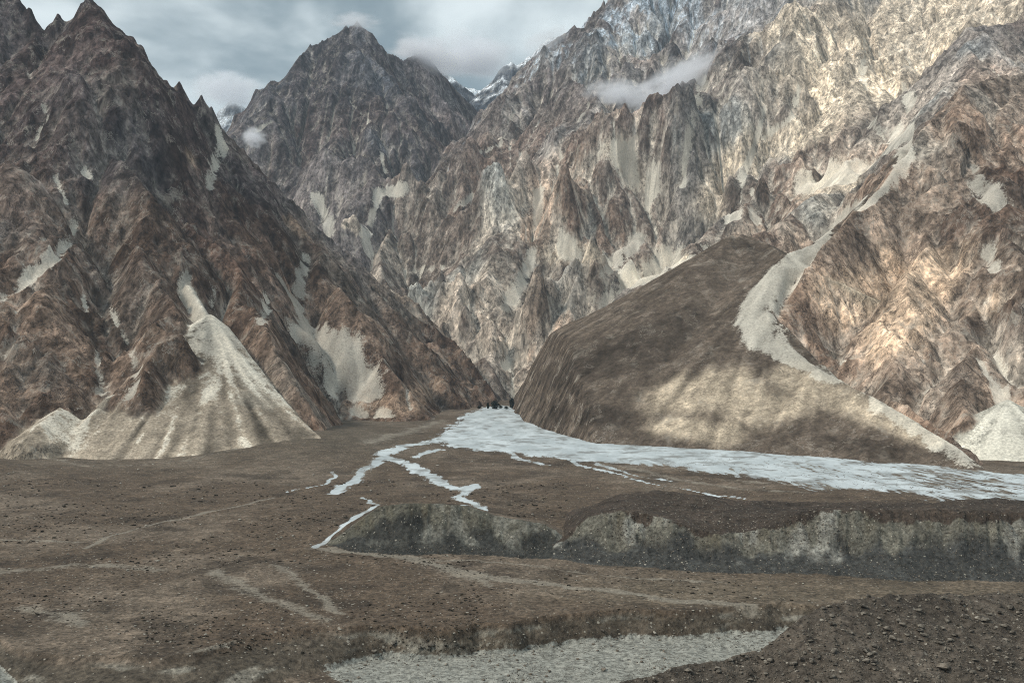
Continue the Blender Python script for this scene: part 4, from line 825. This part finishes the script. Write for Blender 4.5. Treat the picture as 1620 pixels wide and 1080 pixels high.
Ss = sizes(len(Ps), .5, 1.5, 54, 2.4, (.42, .7)) * np.clip(Ps[:, 1:2] / 300, .85, 1.7); a_, b_ = pick(Ps, Ss, 290)
for q, k in enumerate(a_):
    o = bpy.data.objects.new('cushion_shrub', me_sh[q % 8]); scn.collection.objects.link(o); o.location = Ps[k]; o.scale = Ss[k]; o.rotation_euler = (0, 0, random.uniform(0, 6.28))
    o['label'] = 'low dark cushion shrub growing on the brown plain'; o['category'] = 'shrub'; o['group'] = 'cushion shrubs on the plain'
if len(b_): many('low_scrub', SHR, Ps[b_], Ss[b_], SHRUB, 'tiny dark scrub dotted over the plain', 8)
log('stones')

# ------------------------------------------------------------------ trees at the mouth of the gorge
def tree(px, py, wpx, hpx, label, d, seed):
    r = np.random.default_rng(seed); a, e = ray(px, py); base = np.array([a * d, d, float(fan(a * d, d))]); w_ = wpx * d / FOC; h_ = hpx * d / FOC
    root = bpy.data.objects.new('tree', None); scn.collection.objects.link(root); root.location = base; root['label'] = label; root['category'] = 'tree'
    vs, fs = [], []
    def limb(p0, p1, r0, r1):
        k = len(vs); ax = np.array(p1) - np.array(p0); u_ = np.cross(ax, [.3, 1, .1]); u_ /= np.linalg.norm(u_); w2 = np.cross(ax, u_); w2 /= np.linalg.norm(w2)
        for pp, rr in ((p0, r0), (p1, r1)):
            for q in range(6): vs.append(np.array(pp) + rr * (u_ * math.cos(q * 1.047) + w2 * math.sin(q * 1.047)))
        for q in range(6): n2 = (q + 1) % 6; fs.extend([(k + q, k + n2, k + 6 + n2), (k + q, k + 6 + n2, k + 6 + q)])
    limb((0, 0, -.5), (0, 0, h_ * .8), .022 * h_, .007 * h_)
    for q in range(9): th = r.random() * 6.28; z0_ = h_ * r.uniform(.15, .6); limb((0, 0, z0_), (math.cos(th) * w_ * .38, math.sin(th) * w_ * .38, z0_ + h_ * .2), .009 * h_, .003 * h_)
    tr = tri_object('trunk', np.array(vs), np.array(fs), BARK); tr.parent = root
    n = 700; th = r.random(n) * 6.28; zz = r.random(n) ** .8; prof = np.sin(np.clip(zz * .93 + .07, 0, 1) * math.pi) ** .6 * (.75 + .35 * np.sin(th * 3 + zz * 7 + seed)); rr = np.sqrt(r.random(n)) * prof * w_ * .5
    c_ = np.stack([np.cos(th) * rr, np.sin(th) * rr, h_ * (.08 + .92 * zz)], -1); A_ = r.normal(size=(n, 3)); A_ /= np.linalg.norm(A_, axis=1)[:, None]; B_ = np.cross(A_, r.normal(size=(n, 3))); B_ /= np.linalg.norm(B_, axis=1)[:, None]; L_ = (.085 * h_ * (.6 + .8 * r.random(n)))[:, None]
    v4 = np.stack([c_ - A_ * L_, c_ + B_ * L_ * .7, c_ + A_ * L_, c_ - B_ * L_ * .7], 1).reshape(-1, 3); k4 = np.arange(n)[:, None] * 4; f4 = np.vstack([k4 + [0, 1, 2], k4 + [0, 2, 3]])
    cr_ = tri_object('crown', v4, f4, LEAF); cr_.parent = root
TREES = [(799, 634, 12, 11, 'broad round dark tree, widest at the gorge mouth'), (788, 633, 4, 8, 'slim dark tree just left of the broad round tree'), (826, 637, 7, 13, 'tallest narrow dark tree at the gorge mouth'), (838, 637, 4, 11, 'thin dark tree farthest right at the gorge mouth, against the hill'), (774, 633, 6, 4, 'small dark bush farthest left at the gorge mouth'), (808, 636, 7, 4, 'low dark bush right of the broad round tree'), (817, 637, 7, 4, 'low dark bush left of the tallest narrow tree'), (832, 639, 6, 5, 'low dark bush between the two narrow trees')]
for q, (px, py, w_, h_, lb) in enumerate(TREES): tree(px - 16, py, w_ * 1.15, h_ * 1.2, lb, 1205 + (q % 3) * 7, 300 + q)

# ------------------------------------------------------------------ clouds that hang on the peaks
def cloud_mat(k, dens, scale, bias):
    m = bpy.data.materials.new('cloud_vapour'); m.use_nodes = True; t = NT(m.node_tree); oc = t.n('ShaderNodeTexCoord').outputs['Object']
    ln = t.n('ShaderNodeVectorMath', {0: oc}, operation='LENGTH').outputs['Value']; mpd = t.n('ShaderNodeMapping', {'Vector': oc, 'Location': (k * 3.7, k * 1.3, k * 2.1)}).outputs[0]
    n_ = t.noise(mpd, scale, 4, .6, .4); f_ = t.math('ADD', t.math('SUBTRACT', 1.0, ln), t.math('MULTIPLY', t.math('SUBTRACT', n_, bias), 1.9))
    edge = t.remap(ln, 1.0, .6); dn = t.math('MULTIPLY', t.math('MULTIPLY', t.remap(f_, .15, 1.0), edge), dens)
    v_ = t.n('ShaderNodeVolumePrincipled', {'Color': (.96, .97, 1.0, 1), 'Density': dn, 'Anisotropy': .2}); t.t.links.new(v_.outputs[0], t.n('ShaderNodeOutputMaterial').inputs['Volume']); return m
def cloud(px, py, d, wpx, hpx, dep, dens, label, k, tilt=0.0, scale=1.6, bias=.5):
    bm = bmesh.new(); bmesh.ops.create_icosphere(bm, subdivisions=3, radius=1.0); me = bpy.data.meshes.new('cloud'); bm.to_mesh(me); bm.free()
    o = bpy.data.objects.new('cloud', me); scn.collection.objects.link(o); o.location = at(px, py, d); o.scale = (wpx * d / FOC, dep, hpx * d / FOC); o.rotation_euler = (0, tilt, 0); me.materials.append(cloud_mat(k, dens, scale, bias)); o['kind'] = 'stuff'; o['label'] = label
#CLOUDS
cloud(985, 150, 2080, 85, 28, 80, .045, 'low white mist left of the diagonal wisp on the right mountain', 1, .08, 2.4, .50)
cloud(1070, 130, 2075, 125, 40, 90, .045, 'diagonal white wisp of mist in the gully of the right mountain', 9, -.55, 2.4, .50)
cloud(402, 218, 2120, 26, 20, 40, .10, 'small white puff of cloud beside the middle mountain', 2)
cloud(672, 84, 2690, 80, 36, 110, .04, 'cloud over the right shoulder of the middle mountain', 3, .2)
cloud(562, 34, 2590, 54, 16, 60, .03, 'thin cloud on the summit of the middle mountain', 4)
cloud(735, 88, 3250, 115, 50, 170, .03, 'pale cloud bank in the glacier gap', 5, 0, 1.4)
cloud(362, 142, 4000, 70, 36, 170, .03, 'cloud over the small far summit', 6)
cloud(1240, 6, 2300, 70, 30, 70, .03, 'thin wisp of cloud high on the right mountain', 7, -.4, 2.0)
cloud(868, 64, 2430, 60, 34, 60, .02, 'thin cloud on the left crest of the right mountain', 8, -.4)

# ------------------------------------------------------------------ haze in the valley air
bm = bmesh.new(); bmesh.ops.create_cube(bm, size=1.0); me = bpy.data.meshes.new('haze'); bm.to_mesh(me); bm.free()
hz = bpy.data.objects.new('haze', me); scn.collection.objects.link(hz); hz['kind'] = 'stuff'; hz.scale = (18200, 18200, 1900); hz.location = (0, 0, 1900 / 2 - 97)
mh = bpy.data.materials.new('haze_air'); mh.use_nodes = True; t = NT(mh.node_tree)
vh = t.n('ShaderNodeVolumePrincipled', {'Color': (.66, .82, .98, 1), 'Density': 4.5e-5, 'Anisotropy': .1}); t.t.links.new(vh.outputs[0], t.n('ShaderNodeOutputMaterial').inputs['Volume']); me.materials.append(mh)
scn.cycles.use_denoising = True; scn.cycles.denoising_prefilter = 'NONE'; scn.cycles.filter_width = 1.0; scn.cycles.volume_bounces = 8; scn.cycles.volume_step_rate = 2.0; scn.cycles.max_bounces = 9; scn.cycles.diffuse_bounces = 2
log('done')
